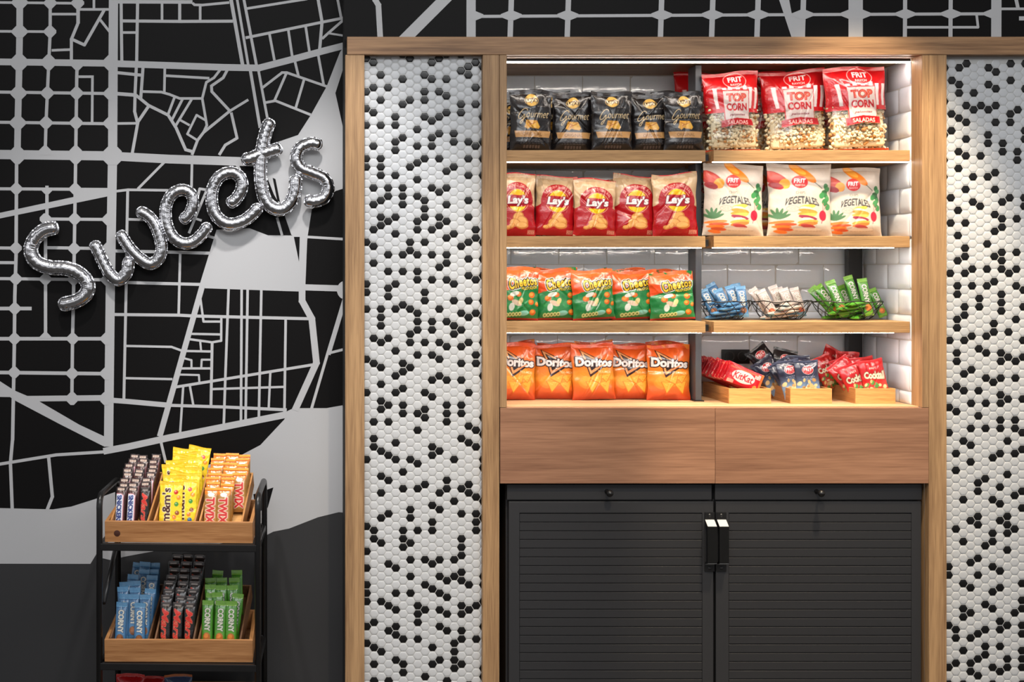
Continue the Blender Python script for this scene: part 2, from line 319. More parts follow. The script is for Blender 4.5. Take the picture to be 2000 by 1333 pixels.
# front face with the openings left out: strips above the beam and beside the niche
def strip(x0, x1, z0, z1, m): wb.add([(x0, WB, z0), (x1, WB, z0), (x1, WB, z1), (x0, WB, z1)], [(0, 1, 2, 3)], m)
strip(XL, PX(2600, WB), PZ(90), 3.1, M_BLACK)
strip(XL, PX(700), 0, PZ(90), M_CABD)
B = Flat(wb, WB, x0=674)
B.line(11, (731, -40), (733, 0), (739, 10), (743, 80)); B.line(22, (905, -38), (785, 82)); B.line(18, (920, -60), (920, 80)); B.line(6, (915, 32.3), (1500, 29), (1950, 27))
for x in (997.5, 1109, 1291, 1391, 1479.5, 1568): B.line(10.5, (x + 3, -60), (x - 1.5, 80))
B.line(28, (1671, -60), (1671, 80)); B.line(8, (1768, -60), (1767, 80)); B.line(8, (1857, -60), (1856, 80)); B.line(20, (1946, -60), (1945.5, 80))
B.poly([(1505, -50), (1532, -50), (1546, 26), (1568, 20), (1568, 80), (1548, 80)], M_GREY, 2)
for x, w in ((920, 18), (998.5, 11), (1109, 11), (1292, 11), (1391, 11), (1480, 11), (1568, 10), (1671, 28), (1768, 8), (1857, 8), (1946, 20)): B.node(x, 31 - (x - 920) * .004, w, 6, 15, 6, side=1 if x == 920 else (-1 if x == 1946 else 0))
B.line(5, (1770, 53.4), (1910, 53.4), (1907, 28)); B.line(5, (1950, 17.5), (2100, 17)); B.line(7, (1978, -30), (1988, 16)); B.line(30, (2035, -60), (2035, 80)); B.line(8, (1990, 36), (2100, 36))
tag(wb.build('wall_back'), kind='structure')

# hexagon mosaic panels between the posts
HEX_L = [((670, 60), 4.443, "205,245 258,275 515,220 575,240 765,272 828,240 890,215 1020,215 1147,267 1085,305 1200,285 1020,343 1085,380 323,385 513,420 703,383 767,420 893,418 1147,487 258,495 387,495 205,527 703,527 828,527 893,563 323,600 578,600 513,637 703,600 1020,635 1147,632 205,675 258,712 893,708 1020,708 450,747 703,745 830,745 767,783 1200,742 205,820 323,820 450,820 640,855 830,890 957,888 513,930 767,928 450,965 957,963 1085,963 1147,998 1200,965 258,1003 640,1003 767,1003 450,1040 205,1110 323,1110 703,1110 830,1110 1085,1108 1200,1108 640,1147 205,1185 323,1185 578,1183 957,1183 893,1220"),
 ((700, 340), 6.665, "288,25 478,25 765,75 1145,-15 1430,20 1590,20 193,183 383,187 575,187 953,187 1145,187 1048,237 380,297 575,295 765,293 290,350 860,350 1430,347 1595,347 193,402 575,402 1147,402 860,458 290,565 480,565 860,567 1053,567 1433,565 385,618 765,617 1147,622 292,675 1053,678 193,730 765,730 957,730 1527,730 480,785 1243,785 1147,840 1528,840 110,900 670,893 860,893 1433,892 1595,895 195,950 1337,950 672,1003 385,1060 577,1060 767,1060 957,1060 1147,1060 1433,1115 1595,1115 195,1170 1147,1170 1050,1225 385,1277 577,1277 767,1277 1433,1335 1595,1335"),
 ((700, 540), 6.665, "765,55 957,55 1147,55 1433,5 1528,55 105,110 480,110 1243,110 385,163 105,217 860,218 385,273 860,330 1243,328 1433,328 1595,328 575,383 105,438 290,440 480,440 670,440 1050,438 765,493 1337,493 1528,493 297,545 1435,545 1595,545 770,600 960,598 1150,598 297,655 1245,650 770,708 960,708 1340,708 675,763 1245,763 203,818 390,815 297,870 675,873 867,870 1055,873 1437,870 1600,870 1150,925 1340,925 487,980 770,1035 960,1035 1530,1043 1055,1088 110,1093 200,1148 580,1145 1340,1145 1530,1150 297,1200 675,1200 580,1255 487,1310 1055,1308 1595,1300 960,1360 1150,1360 1340,1360"),
 ((700, 740), 6.665, "487,-25 960,30 1055,-20 1150,30 1340,30 297,85 580,138 110,195 487,193 867,195 1435,192 960,250 297,305 390,357 580,357 1150,357 1340,358 297,410 867,412 580,467 772,467 1150,467 1340,467 867,520 1600,520 203,575 390,575 1150,577 1437,630 772,683 1533,688 1600,740 203,790 1340,795 487,845 1437,848 203,898 960,900 1533,905 297,955 1055,955 390,1008 960,1008 110,1063 487,1063 675,1063 1247,1065 1600,1070 772,1120 1600,1175 583,1230 297,1280 390,1335 1152,1335"),
 ((700, 940), 6.665, "390,5 867,58 1150,5 1437,58 580,110 772,110 1150,110 1340,115 297,165 1055,167 1435,165 1533,222 1247,277 1600,277 960,330 675,383 1055,385 390,437 1340,438 1533,440 297,490 675,492 1600,495 960,547 1530,550 110,598 203,650 580,652 770,652 960,655 1530,657 203,757 580,760 1340,760 297,808 675,812 580,863 1340,870 110,918 1340,978 675,1030 865,1030 1055,1030 1245,1030 390,1080 960,1087 110,1133 487,1137 1340,1193 675,1245 1055,1245 1245,1247 1595,1247 1148,1300 1340,1300 110,1340 865,1350 1437,1350 1600,1350"),
 ((700, 1140), 6.907, "120,25 895,25 1190,-30 1385,-30 1483,25 1655,20 993,78 120,130 503,133 700,133 1090,135 1188,190 120,243 307,243 1650,243 405,300 797,303 1385,303 1583,303 503,357 893,358 1090,357 1483,360 797,413 1188,415 1385,415 210,523 797,525 120,575 503,580 1090,580 1650,583 405,637 1188,637 1385,640 503,692 600,750 797,750 1385,750 1583,750 1287,805 105,855 212,860 993,860 307,913 1287,915 505,1025 1093,1025 1290,1023 212,1080 607,1082 997,1083 1388,1080 1290,1137 1655,1137 607,1193 900,1250 1655,1250 212,1303 410,1303 1193,1305 1490,1360")]
HEX_R = [((1840, 100), 6.665, "140,50 330,160 233,215 75,210 710,50 810,105 905,162 617,217 710,273 1075,60 1075,165 135,380 230,435 902,383 612,438 710,493 1075,493 228,547 417,547 320,708 75,640 512,710 705,712 415,765 608,765 992,768 125,817 892,822 222,873 317,928 700,932 890,932 1070,1043 123,1035 600,1095 75,1090 315,1148 1070,1153 600,1203 790,1208 217,1312 790,1312 980,1312 313,1368 502,1368"),
 ((1840, 300), 6.665, "313,35 502,35 978,92 217,-15 790,-15 980,-15 70,85 215,197 690,255 70,305 405,307 593,308 308,472 685,473 117,580 872,587 1060,587 400,637 777,638 493,692 1055,697 207,747 678,803 773,858 965,860 303,910 70,955 775,967 673,1022 205,1075 578,1185 297,1240 767,1293 957,1293 293,1350 670,1350"),
 ((1840, 500), 6.665, "293,20 670,20 767,-35 957,-35 200,70 767,72 388,182 577,182 767,182 957,182 110,235 293,235 860,237 670,347 195,402 387,400 575,402 952,402 1045,457 195,510 762,512 477,563 758,617 288,672 477,672 1045,677 757,727 288,782 192,838 947,838 662,892 192,947 660,1000 850,1002 377,1055 563,1057 103,1108 285,1108 1037,1112 468,1220 188,1273 562,1275 752,1273 848,1330 1037,1330"),
 ((1840, 700), 6.665, "188,47 752,50 940,48 848,-5 1037,-5 377,160 288,217 565,273 755,273 942,273 660,325 190,382 103,437 285,435 472,437 752,492 847,547 1037,545 375,597 563,597 752,597 100,653 188,707 468,760 750,815 938,817 373,923 562,923 748,923 938,925 95,980 1035,980 278,1088 843,1087 372,1142 1032,1198 183,1250 747,1250 935,1250 650,1305 370,1360"),
 ((1840, 900), 6.665, "370,28 650,-30 182,135 838,190 553,245 460,298 745,352 1030,408 460,410 935,462 275,522 650,518 745,572 1032,622 462,737 840,735 370,793 745,790 462,847 840,842 180,902 935,895 650,950 838,948 272,1062 650,1060 553,1115 838,1167 462,1280 370,1335"),
 ((1840, 1100), 5.72, "315,0 75,50 558,48 640,92 75,142 397,140 885,232 235,235 317,282 640,280 560,327 885,427 480,475 237,517 558,518 885,520 317,567 805,567 235,612 640,658 75,705 722,705 885,705 155,750 480,752 640,750 397,797 885,800 155,845 315,845 480,937 640,938 235,983 885,987 480,1030 397,1078 725,1078 885,1080 155,1123 315,1123 75,1168 558,1170 722,1170 885,1173 315,1215 640,1218 397,1262 75,1350 235,1350 558,1355 885,1355")]
def snap(data, fx, p, y0, pr):
    S = set()
    for (ox, oy), sc, txt in data:
        for t in txt.split():
            a, b = t.split(','); x = ox + float(a) / sc; y = oy + float(b) / sc
            k = round((x - fx(y)) / p); n = round((y - y0 - (pr / 2 if k % 2 else 0)) / pr); S.add((k, n))
    return S
BLK_L = snap(HEX_L, lambda y: 728.6 + (y - 122) * .0017, 14.25, 122, 16.35)
BLK_R = snap(HEX_R, lambda y: 1860 - min(7, (y - 150) * .009), 14.38, 157, 16.39)
def mosaic(name, x0, x1, black, fx, p, y0, pr, kr, yp):
    mb = MB(); s = kk(yp)
    mb.add([(x0, yp + .0009, 0), (x1, yp + .0009, 0), (x1, yp + .0009, PZ(104)), (x0, yp + .0009, PZ(104))], [(0, 1, 2, 3)], M_GROUT)
    rnd = random.Random(5); vs = {M_HEXW: ([], []), M_HEXB: ([], [])}
    for k in kr:
        for n in range(-2, 88):
            yy = y0 + pr * n + (pr / 2 if k % 2 else 0); X = PX(fx(yy) + p * k, yp); Z = PZ(yy, yp)
            if Z > PZ(104) + .01 or Z < 0.012: continue
            m = M_HEXB if (k, n) in black else M_HEXW; V, F = vs[m]; b = len(V)
            R = 9.0 * s; tx, tz = rnd.uniform(-1, 1) * .018, rnd.uniform(-1, 1) * .018
            for rr, dy in ((R, .0011), (R * .975, .0005), (R * .88, .0001), (R * .5, -.0001)):
                for i in range(6):
                    a = PI / 3 * i; dx, dz = rr * math.cos(a), rr * math.sin(a) * .965
                    xx = min(max(X + dx, x0), x1); V.append((xx, yp + dy + tx * dx + tz * dz, Z + dz))
            V.append((min(max(X, x0), x1), yp - .00015, Z))
            for j in range(3):
                for i in range(6): F.append((b + j * 6 + i, b + (j + 1) * 6 + i, b + (j + 1) * 6 + (i + 1) % 6, b + j * 6 + (i + 1) % 6))
            for i in range(6): F.append((b + 18 + i, b + 24, b + 18 + (i + 1) % 6))
    for m, (V, F) in vs.items(): mb.add(V, [tuple(reversed(q)) for q in F], m)
    o = mb.build(name, smooth=True); return o
TP = 0.0295
tag(mosaic('wall_tiled_left', PX(690), PX(962), BLK_L, lambda y: 729.2 + (y - 122) * .0012, 14.26, 122, 16.335, range(-2, 17), TP), kind='structure')
tag(mosaic('wall_tiled_right', PX(1830), PX(2220), BLK_R, lambda y: 1859.3 - min(6.5, max(0, (y - 150)) * .0085), 14.36, 157, 16.39, range(-2, 26), TP), kind='structure')

# oak posts and beam
PT = 0.0285
ZB = PZ(107.2)      # underside of the beam
def post(n, a, b, z0=0.0, z1=ZB, m=OAK_V, y0=0.0, y1=PT): return tag(boxobj('trim_%d' % n, PX(a), PX(b), y0, y1, z0, z1, m, 0.0012), kind='structure')
post(1, 674.5, 711.8); post(2, 943, 975.3); post(3, 1814.4, 1849)
post(4, 976, 990, PZ(796.6)); post(5, 1801, 1814, PZ(796.6), y1=0.067)
tag(boxobj('trim_6', PX(678), PX(2300), -0.002, 0.034, ZB + .0005, PZ(72), OAK_H, 0.0012), kind='structure')
tag(boxobj('trim_7', PX(2230), PX(2290), 0, PT, 0, ZB, OAK_V, 0.0012), kind='structure')
# niche shell
NB = 0.40; NX0, NX1 = PX(990), PX(1801); NZ0, NZ1 = PZ(795.5), PZ(108)
def brickwall(name, origin, ux, length, height, normal, tw, th, seed, start=0.0, z_off=0.0):
    mb = MB(); rnd = random.Random(seed); O = Vector(origin); U = Vector(ux); Nn = Vector(normal)
    mb.add([O - Nn * .002 - U * .012, O + U * (length + .001) - Nn * .002, O + U * (length + .001) + Vector((0, 0, height)) - Nn * .002, O + Vector((0, 0, height)) - Nn * .002 - U * .012], [(0, 1, 2, 3)], M_GROUT)
    g = 0.0012; r = 0; z = z_off
    while z < height:
        x = start - (0 if r % 2 else tw * .5) - rnd.uniform(0, .012)
        while x < length:
            a, b, c, d = max(x + g, 0), min(x + tw - g, length), max(z + g, 0), min(z + th - g, height); x += tw
            if b - a < .004 or d - c < .004: continue
            nu, nv = 9, 6; V = []; F = []; ph = rnd.uniform(0, 9); ti = (rnd.uniform(-1, 1) * .010, rnd.uniform(-1, 1) * .012)
            for j in range(nv):
                for i in range(nu):
                    fu = (0, .05, .14, .3, .5, .7, .86, .95, 1)[i]; fv = (0, .1, .3, .7, .9, 1)[j]
                    e = min(min(fu, 1 - fu) / .1, 1) * min(min(fv, 1 - fv) / .15, 1)
                    h = -.002 + .0045 * (e ** .5) + .0006 * math.sin(7 * fu + ph) * math.cos(5 * fv + ph) * e + ti[0] * (fu - .5) * (b - a) + ti[1] * (fv - .5) * (d - c)
                    V.append(O + U * (a + (b - a) * fu) + Vector((0, 0, c + (d - c) * fv)) + Nn * h)
            for j in range(nv - 1):
                for i in range(nu - 1): F.append((j * nu + i, j * nu + i + 1, (j + 1) * nu + i + 1, (j + 1) * nu + i))
            mb.add(V, F, M_TILE)
        z += th; r += 1
    return tag(mb.build(name, smooth=True), kind='structure')
TH = 0.0762
zo = (PZ(517, NB) - NZ0) % TH - TH
brickwall('wall_niche_back', (NX0, NB, NZ0), (1, 0, 0), NX1 - NX0 + .012, NZ1 - NZ0, (0, -1, 0), .155, TH, 3, .01, zo)
brickwall('wall_niche_right', (NX1, NB, NZ0), (0, -1, 0), NB - .0672, NZ1 - NZ0, (-1, 0, 0), .155, TH, 4, .02, zo)
brickwall('wall_niche_left', (NX0, .0285, NZ0), (0, 1, 0), NB - .0285, NZ1 - NZ0, (1, 0, 0), .155, TH, 6, .02, zo)
tag(boxobj('trim_8', NX0 - .02, NX1 + .02, 0.034, NB + .02, NZ1 + .0003, NZ1 + .02, OAK_H, 0), kind='structure')
# ceiling light of the niche
ls = empty('light_strip', ((NX0 + NX1) / 2, .078, NZ1 - .006)); tag(ls, 'long warm light strip under the oak lintel across the niche top', 'light')
h = (NX1 - NX0) / 2 - .002
boxobj('housing', -h, h, -.011, .012, -.001, .0055, M_UP, 0, ls); boxobj('diffuser', -h, h, -.008, .004, -.0045, -.001, M_LED, 0, ls)

# counter board and the two oak fronts below it
tag(boxobj('counter_board', NX0 - .0, NX1, .0215, NB - .003, NZ0 - .022, NZ0, wood('oak_counter', (168, 128, 92), (210, 170, 128), 'x', 1.0, seed=9), .001), 'pale oak counter board along the bottom of the lit niche', 'counter')
for a, b, w in ((977, 1396.7, 'left'), (1397.3, 1813.8, 'right')):
    e = empty('drawer_front', (PX((a + b) / 2), 0, PZ(945)))
    tag(e, 'wide oak drawer front, the %s one of the pair above the black cabinets' % w, 'drawer', 'oak drawer fronts')
    hw = (PX(b) - PX(a)) / 2; boxobj('front_panel', -hw, hw, 0, .019, 0, PZ(797.2) - PZ(945), OAK_D, .0008, e)
    boxobj('drawer_box', -hw + .02, hw - .02, .0195, .35, .01, PZ(797.2) - PZ(945) - .03, OAK_D, 0, e)

# lower recess
rc = MB(); yb = .52
za = PZ(945.5)
rc.add([(PX(960), yb, 0), (PX(1830), yb, 0), (PX(1830), yb, za), (PX(960), yb, za)], [(0, 1, 2, 3)], M_CABD)
for xx in (PX(976), PX(1814.2)): rc.add([(xx, PT, 0), (xx, yb, 0), (xx, yb, za), (xx, PT, za)], [(0, 1, 2, 3)], OAK_V)
rc.add([(PX(976), .02, za), (PX(1814), .02, za), (PX(1814), yb, za), (PX(976), yb, za)], [(0, 1, 2, 3)], M_CABD)
tag(rc.build('wall_cabinet_recess'), kind='structure')

# two steel cabinets with grooved doors
def cabinet(x0, x1, d0, d1, p0, p1, knob, hx, w, ztop):
    cx = PX((x0 + x1) / 2, .02); e = empty('metal_cabinet', (cx, .02, 0)); X = lambda p: PX(p, .02) - cx; Z = lambda p: PZ(p, .02)
    tag(e, w, 'cabinet', 'charcoal cabinets below the drawer fronts')
    b = MB(); b.box(X(x0), X(x1), .024, .46, .03, Z(ztop), M_CAB, .003); b.build('body', e)
    r = MB(); r.box(X(x0 + .5), X(x1 - 4), .004, .0235, Z(977.5), Z(ztop + 1), M_CAB, .002); tr = r.build('top_rail', e)
    k = MB(); M = Matrix.Translation((X(knob - 9), .004, Z(961))) @ Euler((PI / 2, 0, 0)).to_matrix().to_4x4()
    k.lathe([(0, 0), (.007, 0), (.006, .004), (.0035, .012), (.004, .024), (.009, .030), (.0105, .036), (.008, .042), (0, .044)], M_METAL, M); k.build('lock_knob', e, True)
    dm = MB(); z1, z0 = Z(980.5), .05; yb_, yf = .0235, .002
    a0, a1, zp = X(p0), X(p1), Z(1003)
    dm.box(X(d0), a0, yf, yb_, z0, z1, M_CAB, .0015); dm.box(a1, X(d1), yf, yb_, z0, z1, M_CAB, .0015); dm.box(a0 - .001, a1 + .001, yf, yb_, zp, z1, M_CAB, .0015)
    dr = dm.build('door', e)
    sl = MB(); pt = 17.05 * kk(.02); z = zp - .0006
    while z > z0 + .02:
        V = [(x, y, q) for x in (a0 + .0008, a1 - .0008) for y, q in ((yf + .006, z - .0003), (yf + .0008, z - .0030), (yf + .0016, z - pt + .0008), (yf + .006, z - pt + .0004))]
        sl.add(V, [(0, 4, 5, 1), (1, 5, 6, 2), (2, 6, 7, 3)], M_CAB); z -= pt
    sl.box(a0, a1, yf + .006, yb_, z, zp, M_CAB); sl.build('slat_panel', dr)
    hm = MB(); x0_, x1_ = X(hx), X(hx + 19); zt, zb = Z(1001), Z(1117); o = -.026; yb2 = .002
    hm.box(x0_, x1_, -.0015, yb2, zb, zb + .021, M_METAL, .0006); hm.box(x0_, x1_, -.0015, yb2, zt - .021, zt, M_METAL, .0006)
    ztf, zbf = zt - .021, zb + .021
    P = [(yb2, ztf), (o, ztf - .017), (o, zbf + .008), (yb2, zbf), (yb2, zbf + .005), (o + .008, zbf + .013), (o + .008, ztf - .024), (yb2, ztf - .007)]
    V = [(x, y, q) for x in (x0_ + .0005, x1_ - .0005) for y, q in P]; n = 8
    hm.add(V, [(i, (i + 1) % n, n + (i + 1) % n, n + i) for i in range(n)] + [(7, 6, 1, 0), (6, 5, 2, 1), (5, 4, 3, 2), (8, 9, 14, 15), (9, 10, 13, 14), (10, 11, 12, 13)], mat('handle_metal', (30, 30, 30), .3, metal=.5))
    h_ = hm.build('handle', dr)
    for za_, zb_ in ((ztf, ztf - .017), (zbf, zbf + .008)):  # thin pale plate over each sloped handle foot
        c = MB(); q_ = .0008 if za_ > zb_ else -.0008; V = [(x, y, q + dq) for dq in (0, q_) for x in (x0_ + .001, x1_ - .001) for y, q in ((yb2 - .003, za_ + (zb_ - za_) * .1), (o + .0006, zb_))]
        c.add(V, [(0, 1, 3, 2), (4, 6, 7, 5), (0, 4, 5, 1), (2, 3, 7, 6), (1, 5, 7, 3), (0, 2, 6, 4)], mat('pale_end', (205, 205, 205), .35)); cc = c.build('handle_end', dr)
        cc['label'] = 'pale end of the black handle'
    sm = MB()
    for zz in (zt - .0095, zb + .0095):
        sm = MB()
        sm.lathe([(0, .0025), (.003, .002), (.0052, 0.0)], M_METAL, Matrix.Translation(((x0_ + x1_) / 2, -.0015, zz)) @ Euler((PI / 2, 0, 0)).to_matrix().to_4x4(), 14)
        sm.build('screw', dr, True)
cabinet(990, 1395.2, 994, 1393.5, 1015, 1372, 1195, 1376.5, 'charcoal steel cabinet with grooved door, the left one, handle on its right edge', 946.5)
cabinet(1397, 1806, 1398.7, 1800, 1424, 1781, 1605, 1399.5, 'charcoal steel cabinet with grooved door, the right one, handle on its left edge', 945.8)

# shelves
YS0, YS1 = .067, .352
def shelf(xa, xb, ytop, ybot, lab, led, ledx, grp):
    sc = kk(YS0); X0, X1 = (xa - VX) * sc, (xb - VX) * sc; z1, z0 = PZ(ytop, YS0), PZ(ybot, YS0)
    e = empty('wall_shelf', ((X0 + X1) / 2, YS0, z0)); tag(e, lab, 'shelf', grp); h = (X1 - X0) / 2
    boxobj('board', -h, h, 0, YS1 - YS0, 0, z1 - z0, OAK_S, .0012, e)
    boxobj('light_strip', -h + ledx[0], h - ledx[1], .006, .015, -.0012 if led is M_LED3 else -.0026, -.0002, led, 0, e)
    return z1
ROWZ = {}
for n, (yt, yb_, nm) in enumerate(((293.5, 315.5, 'topmost'), (461.5, 483.5, 'middle'), (628.5, 650.5, 'lowest'))):
    led = (M_LED1, M_LED2, M_LED3)[n]
    ROWZ['ABC'[n]] = shelf(978, 1378, yt, yb_, 'oak shelf board with lit underside, %s of the three on the left' % nm, led, (.0, .01), 'left oak shelves')
    shelf(1394, 1777, yt, yb_, 'oak shelf board with lit underside, %s of the three on the right' % nm, led, (.0, .045 if n else .0), 'right oak shelves')
ROWZ['D'] = NZ0
def upright(x0, x1, y0, y1, lab, m):
    e = empty('shelf_upright', ((x0 + x1) / 2, y0, NZ0)); tag(e, lab, 'post', 'steel shelf uprights'); h = (x1 - x0) / 2
    boxobj('steel_profile', -h, h, 0, y1 - y0, .003, NZ1 - NZ0 - .003, m, .0012, e)
    boxobj('foot_plate', -h - .006, h + .006, -.006, y1 - y0, 0, .003, M_METAL, 0, e)
    return e
u1 = upright(PX(1393.5), PX(1405.8), .17, .245, 'dark steel upright standing between the left and right shelves', M_UP)
upright(PX(1757.5), PX(1788), .357, .385, 'black steel upright in the back right corner of the niche', M_METAL)
for n, zz in enumerate(ROWZ[k] for k in 'ABC'):
    boxobj('shelf_bracket', -.007, .007, -.075, 0, zz - NZ0 - .030, zz - NZ0 - .010, M_METAL, .001, u1)
so = empty('wall_socket', (PX(1435, NB), NB - .004, PZ(696, NB))); tag(so, 'black double wall socket on the tiles behind the small snack bags', 'socket')
boxobj('cover_plate', -.045, .045, -.008, 0, -.024, .022, M_METAL, .002, so)
for sx in (-.021, .021):
    q = MB(); q.lathe([(.016, 0), (.016, .0015), (.014, .001), (.013, -.006), (0, -.006)], M_CAB, Matrix.Translation((sx, -.008, 0)) @ Euler((PI / 2, 0, 0)).to_matrix().to_4x4()); q.build('outlet', so, True)
# ---------------------------------------------------------------- printed artwork, painted onto the packets' own vertices
_TXT = {}
def text_tris(s, bold=0.0, shear=0.0, space=1.0):
    key = (s, bold, shear, space)
    if key in _TXT: return _TXT[key]
    cu = bpy.data.curves.new('lettering', 'FONT'); cu.body = s; cu.size = 1; cu.offset = bold; cu.shear = shear; cu.space_character = space; cu.resolution_u = 3
    ob = bpy.data.objects.new('lettering', cu); me = ob.to_mesh(); me.calc_loop_triangles()
    V = np.array([v.co[:2] for v in me.vertices], float); T = np.array([t.vertices[:] for t in me.loop_triangles], int)
    ob.to_mesh_clear(); bpy.data.objects.remove(ob); bpy.data.curves.remove(cu)
    lo, hi = V.min(0), V.max(0); _TXT[key] = (V, T, lo, hi); return _TXT[key]
class Art:
    S = 4
    def __init__(s, W, H, bg):
        s.W, s.H = W, H; s.a = np.zeros((int(H * s.S), int(W * s.S), 4)); s.a[..., :3] = np.array(bg) / 255; s.a[..., 3] = 1
    def put(s, mask, col, alpha=1.0):
        m = mask[..., None] * alpha; s.a[..., :3] = s.a[..., :3] * (1 - m) + np.array(col[:3]) / 255 * m
        al = col[3] if len(col) > 3 else 1.0; s.a[..., 3] = s.a[..., 3] * (1 - m[..., 0]) + al * m[..., 0]
    def tri_mask(s, P, T):
        m = np.zeros(s.a.shape[:2], bool); P = P * s.S
        for t in T:
            a, b, c = P[t]; x0, y0 = np.floor(np.minimum(np.minimum(a, b), c)).astype(int); x1, y1 = np.ceil(np.maximum(np.maximum(a, b), c)).astype(int) + 1
            x0, y0 = max(x0, 0), max(y0, 0); x1, y1 = min(x1, m.shape[1]), min(y1, m.shape[0])
            if x1 <= x0 or y1 <= y0: continue
            X = np.arange(x0, x1)[None, :] + .5; Y = np.arange(y0, y1)[:, None] + .5
            e = lambda p, q: (q[0] - p[0]) * (Y - p[1]) - (q[1] - p[1]) * (X - p[0])
            A, B_, C = e(a, b), e(b, c), e(c, a)
            m[y0:y1, x0:x1] |= ((A >= 0) & (B_ >= 0) & (C >= 0)) | ((A <= 0) & (B_ <= 0) & (C <= 0))
        return m.astype(float)
    def poly(s, pts, col, alpha=1.0):
        P = np.array(pts, float) * s.S; H, W = s.a.shape[:2]; X = np.arange(W)[None, :] + .5; Y = np.arange(H)[:, None] + .5
        ins = np.zeros((H, W), bool); n = len(P)
        for i in range(n):
            x0, y0 = P[i - 1]; x1, y1 = P[i]
            if y0 == y1: continue
            ins ^= ((y0 > Y) != (y1 > Y)) & (X < (x1 - x0) * (Y - y0) / (y1 - y0) + x0)
        s.put(ins.astype(float), col, alpha)
    def rect(s, x0, y0, x1, y1, col, alpha=1.0): s.poly([(x0, y0), (x1, y0), (x1, y1), (x0, y1)], col, alpha)
    def ell(s, cx, cy, rx, ry, col, rot=0, alpha=1.0, ring=0):
        H, W = s.a.shape[:2]; X = (np.arange(W)[None, :] + .5) / s.S - cx; Y = (np.arange(H)[:, None] + .5) / s.S - cy
        c, n = math.cos(math.radians(rot)), math.sin(math.radians(rot)); U = X * c + Y * n; V = -X * n + Y * c
        d = (U / rx) ** 2 + (V / ry) ** 2; m = d <= 1
        if ring: m &= ((U / (rx - ring)) ** 2 + (V / (ry - ring)) ** 2) >= 1
        s.put(m.astype(float), col, alpha)
    def grad(s, stops):
        H, W = s.a.shape[:2]; y = np.linspace(0, 1, H); c = np.stack([np.interp(y, [t for t, _ in stops], [q[k] / 255 for _, q in stops]) for k in range(3)], -1)
        s.a[..., :3] = c[:, None, :]
    def stroke(s, pts, w, col, alpha=1.0):
        for (xa, ya), (xb, yb) in zip(pts, pts[1:]):
            d = math.hypot(xb - xa, yb - ya) or 1; nx, ny = -(yb - ya) / d * w / 2, (xb - xa) / d * w / 2
            s.poly([(xa + nx, ya + ny), (xb + nx, yb + ny), (xb - nx, yb - ny), (xa - nx, ya - ny)], col, alpha); s.ell(xb, yb, w / 2, w / 2, col, alpha=alpha)
    def text(s, t, cx, cy, w, h, col, rot=0, bold=0.0, shear=0.0, outline=None, arc=0.0, space=1.0, wave=0.0, alpha=1.0, taper=0.0):
        V, T, lo, hi = text_tris(t, bold, shear, space); n = (V - lo) / (hi - lo) - .5
        x = n[:, 0] * w; y = -n[:, 1] * h * (1 + taper * n[:, 0])
        if arc: y = y + arc * (n[:, 0] * 2) ** 2
        if wave: y = y + wave * np.sin(n[:, 0] * 2 * PI)
        if arc and abs(arc) > 3: x = x - arc * n[:, 0] * 2 * n[:, 1] * 1.2
        c, q = math.cos(math.radians(rot)), math.sin(math.radians(rot)); P = np.stack([cx + x * c - y * q, cy + x * q + y * c], -1)
        m = s.tri_mask(P, T)
        for oc, r in (outline or []):
            R = int(round(r * s.S)); d = m.copy()
            for ang in range(0, 360, 30 if R < 8 else 20):
                dx, dy = int(round(R * math.cos(math.radians(ang)))), int(round(R * math.sin(math.radians(ang)))); d = np.maximum(d, np.roll(np.roll(m, dx, 1), dy, 0))
            s.put(d, oc)
        s.put(m, col, alpha)
    def speck(s, rnd, x0, y0, x1, y1, n, r, cols, alpha=1.0):
        for _ in range(n): s.ell(rnd.uniform(x0, x1), rnd.uniform(y0, y1), r * rnd.uniform(.6, 1.3), r * rnd.uniform(.5, 1.1), rnd.choice(cols), rnd.uniform(0, 180), alpha)
    def lines(s, x0, y0, x1, n, gap, col, alpha=.5):
        for i in range(n):
            ind = (i % 2) * 2; x = x0 + ind
            while x < x1 - ind: s.rect(x, y0 + i * gap, min(x + 3.0 + (x * 7 % 3), x1 - ind), y0 + i * gap + gap * .45, col, alpha); x += 4.4 + (x * 7 % 3)
    def sample(s, nu, nv):
        H, W = s.a.shape[:2]; k = s.S // 2; b = s.a[:H // k * k, :W // k * k].reshape(H // k, k, W // k, k, 4).mean((1, 3)); h, w = b.shape[:2]
        y = np.linspace(0, h - 1, nv); x = np.linspace(0, w - 1, nu); y0 = np.floor(y).astype(int).clip(0, h - 2); x0 = np.floor(x).astype(int).clip(0, w - 2)
        fy = (y - y0)[:, None, None]; fx = (x - x0)[None, :, None]
        g = b[y0][:, x0] * (1 - fy) * (1 - fx) + b[y0][:, x0 + 1] * (1 - fy) * fx + b[y0 + 1][:, x0] * fy * (1 - fx) + b[y0 + 1][:, x0 + 1] * fy * fx
        g = g.copy(); g[..., :3] = np.where(g[..., :3] <= .04045, g[..., :3] / 12.92, ((g[..., :3] + .055) / 1.055) ** 2.4); return g

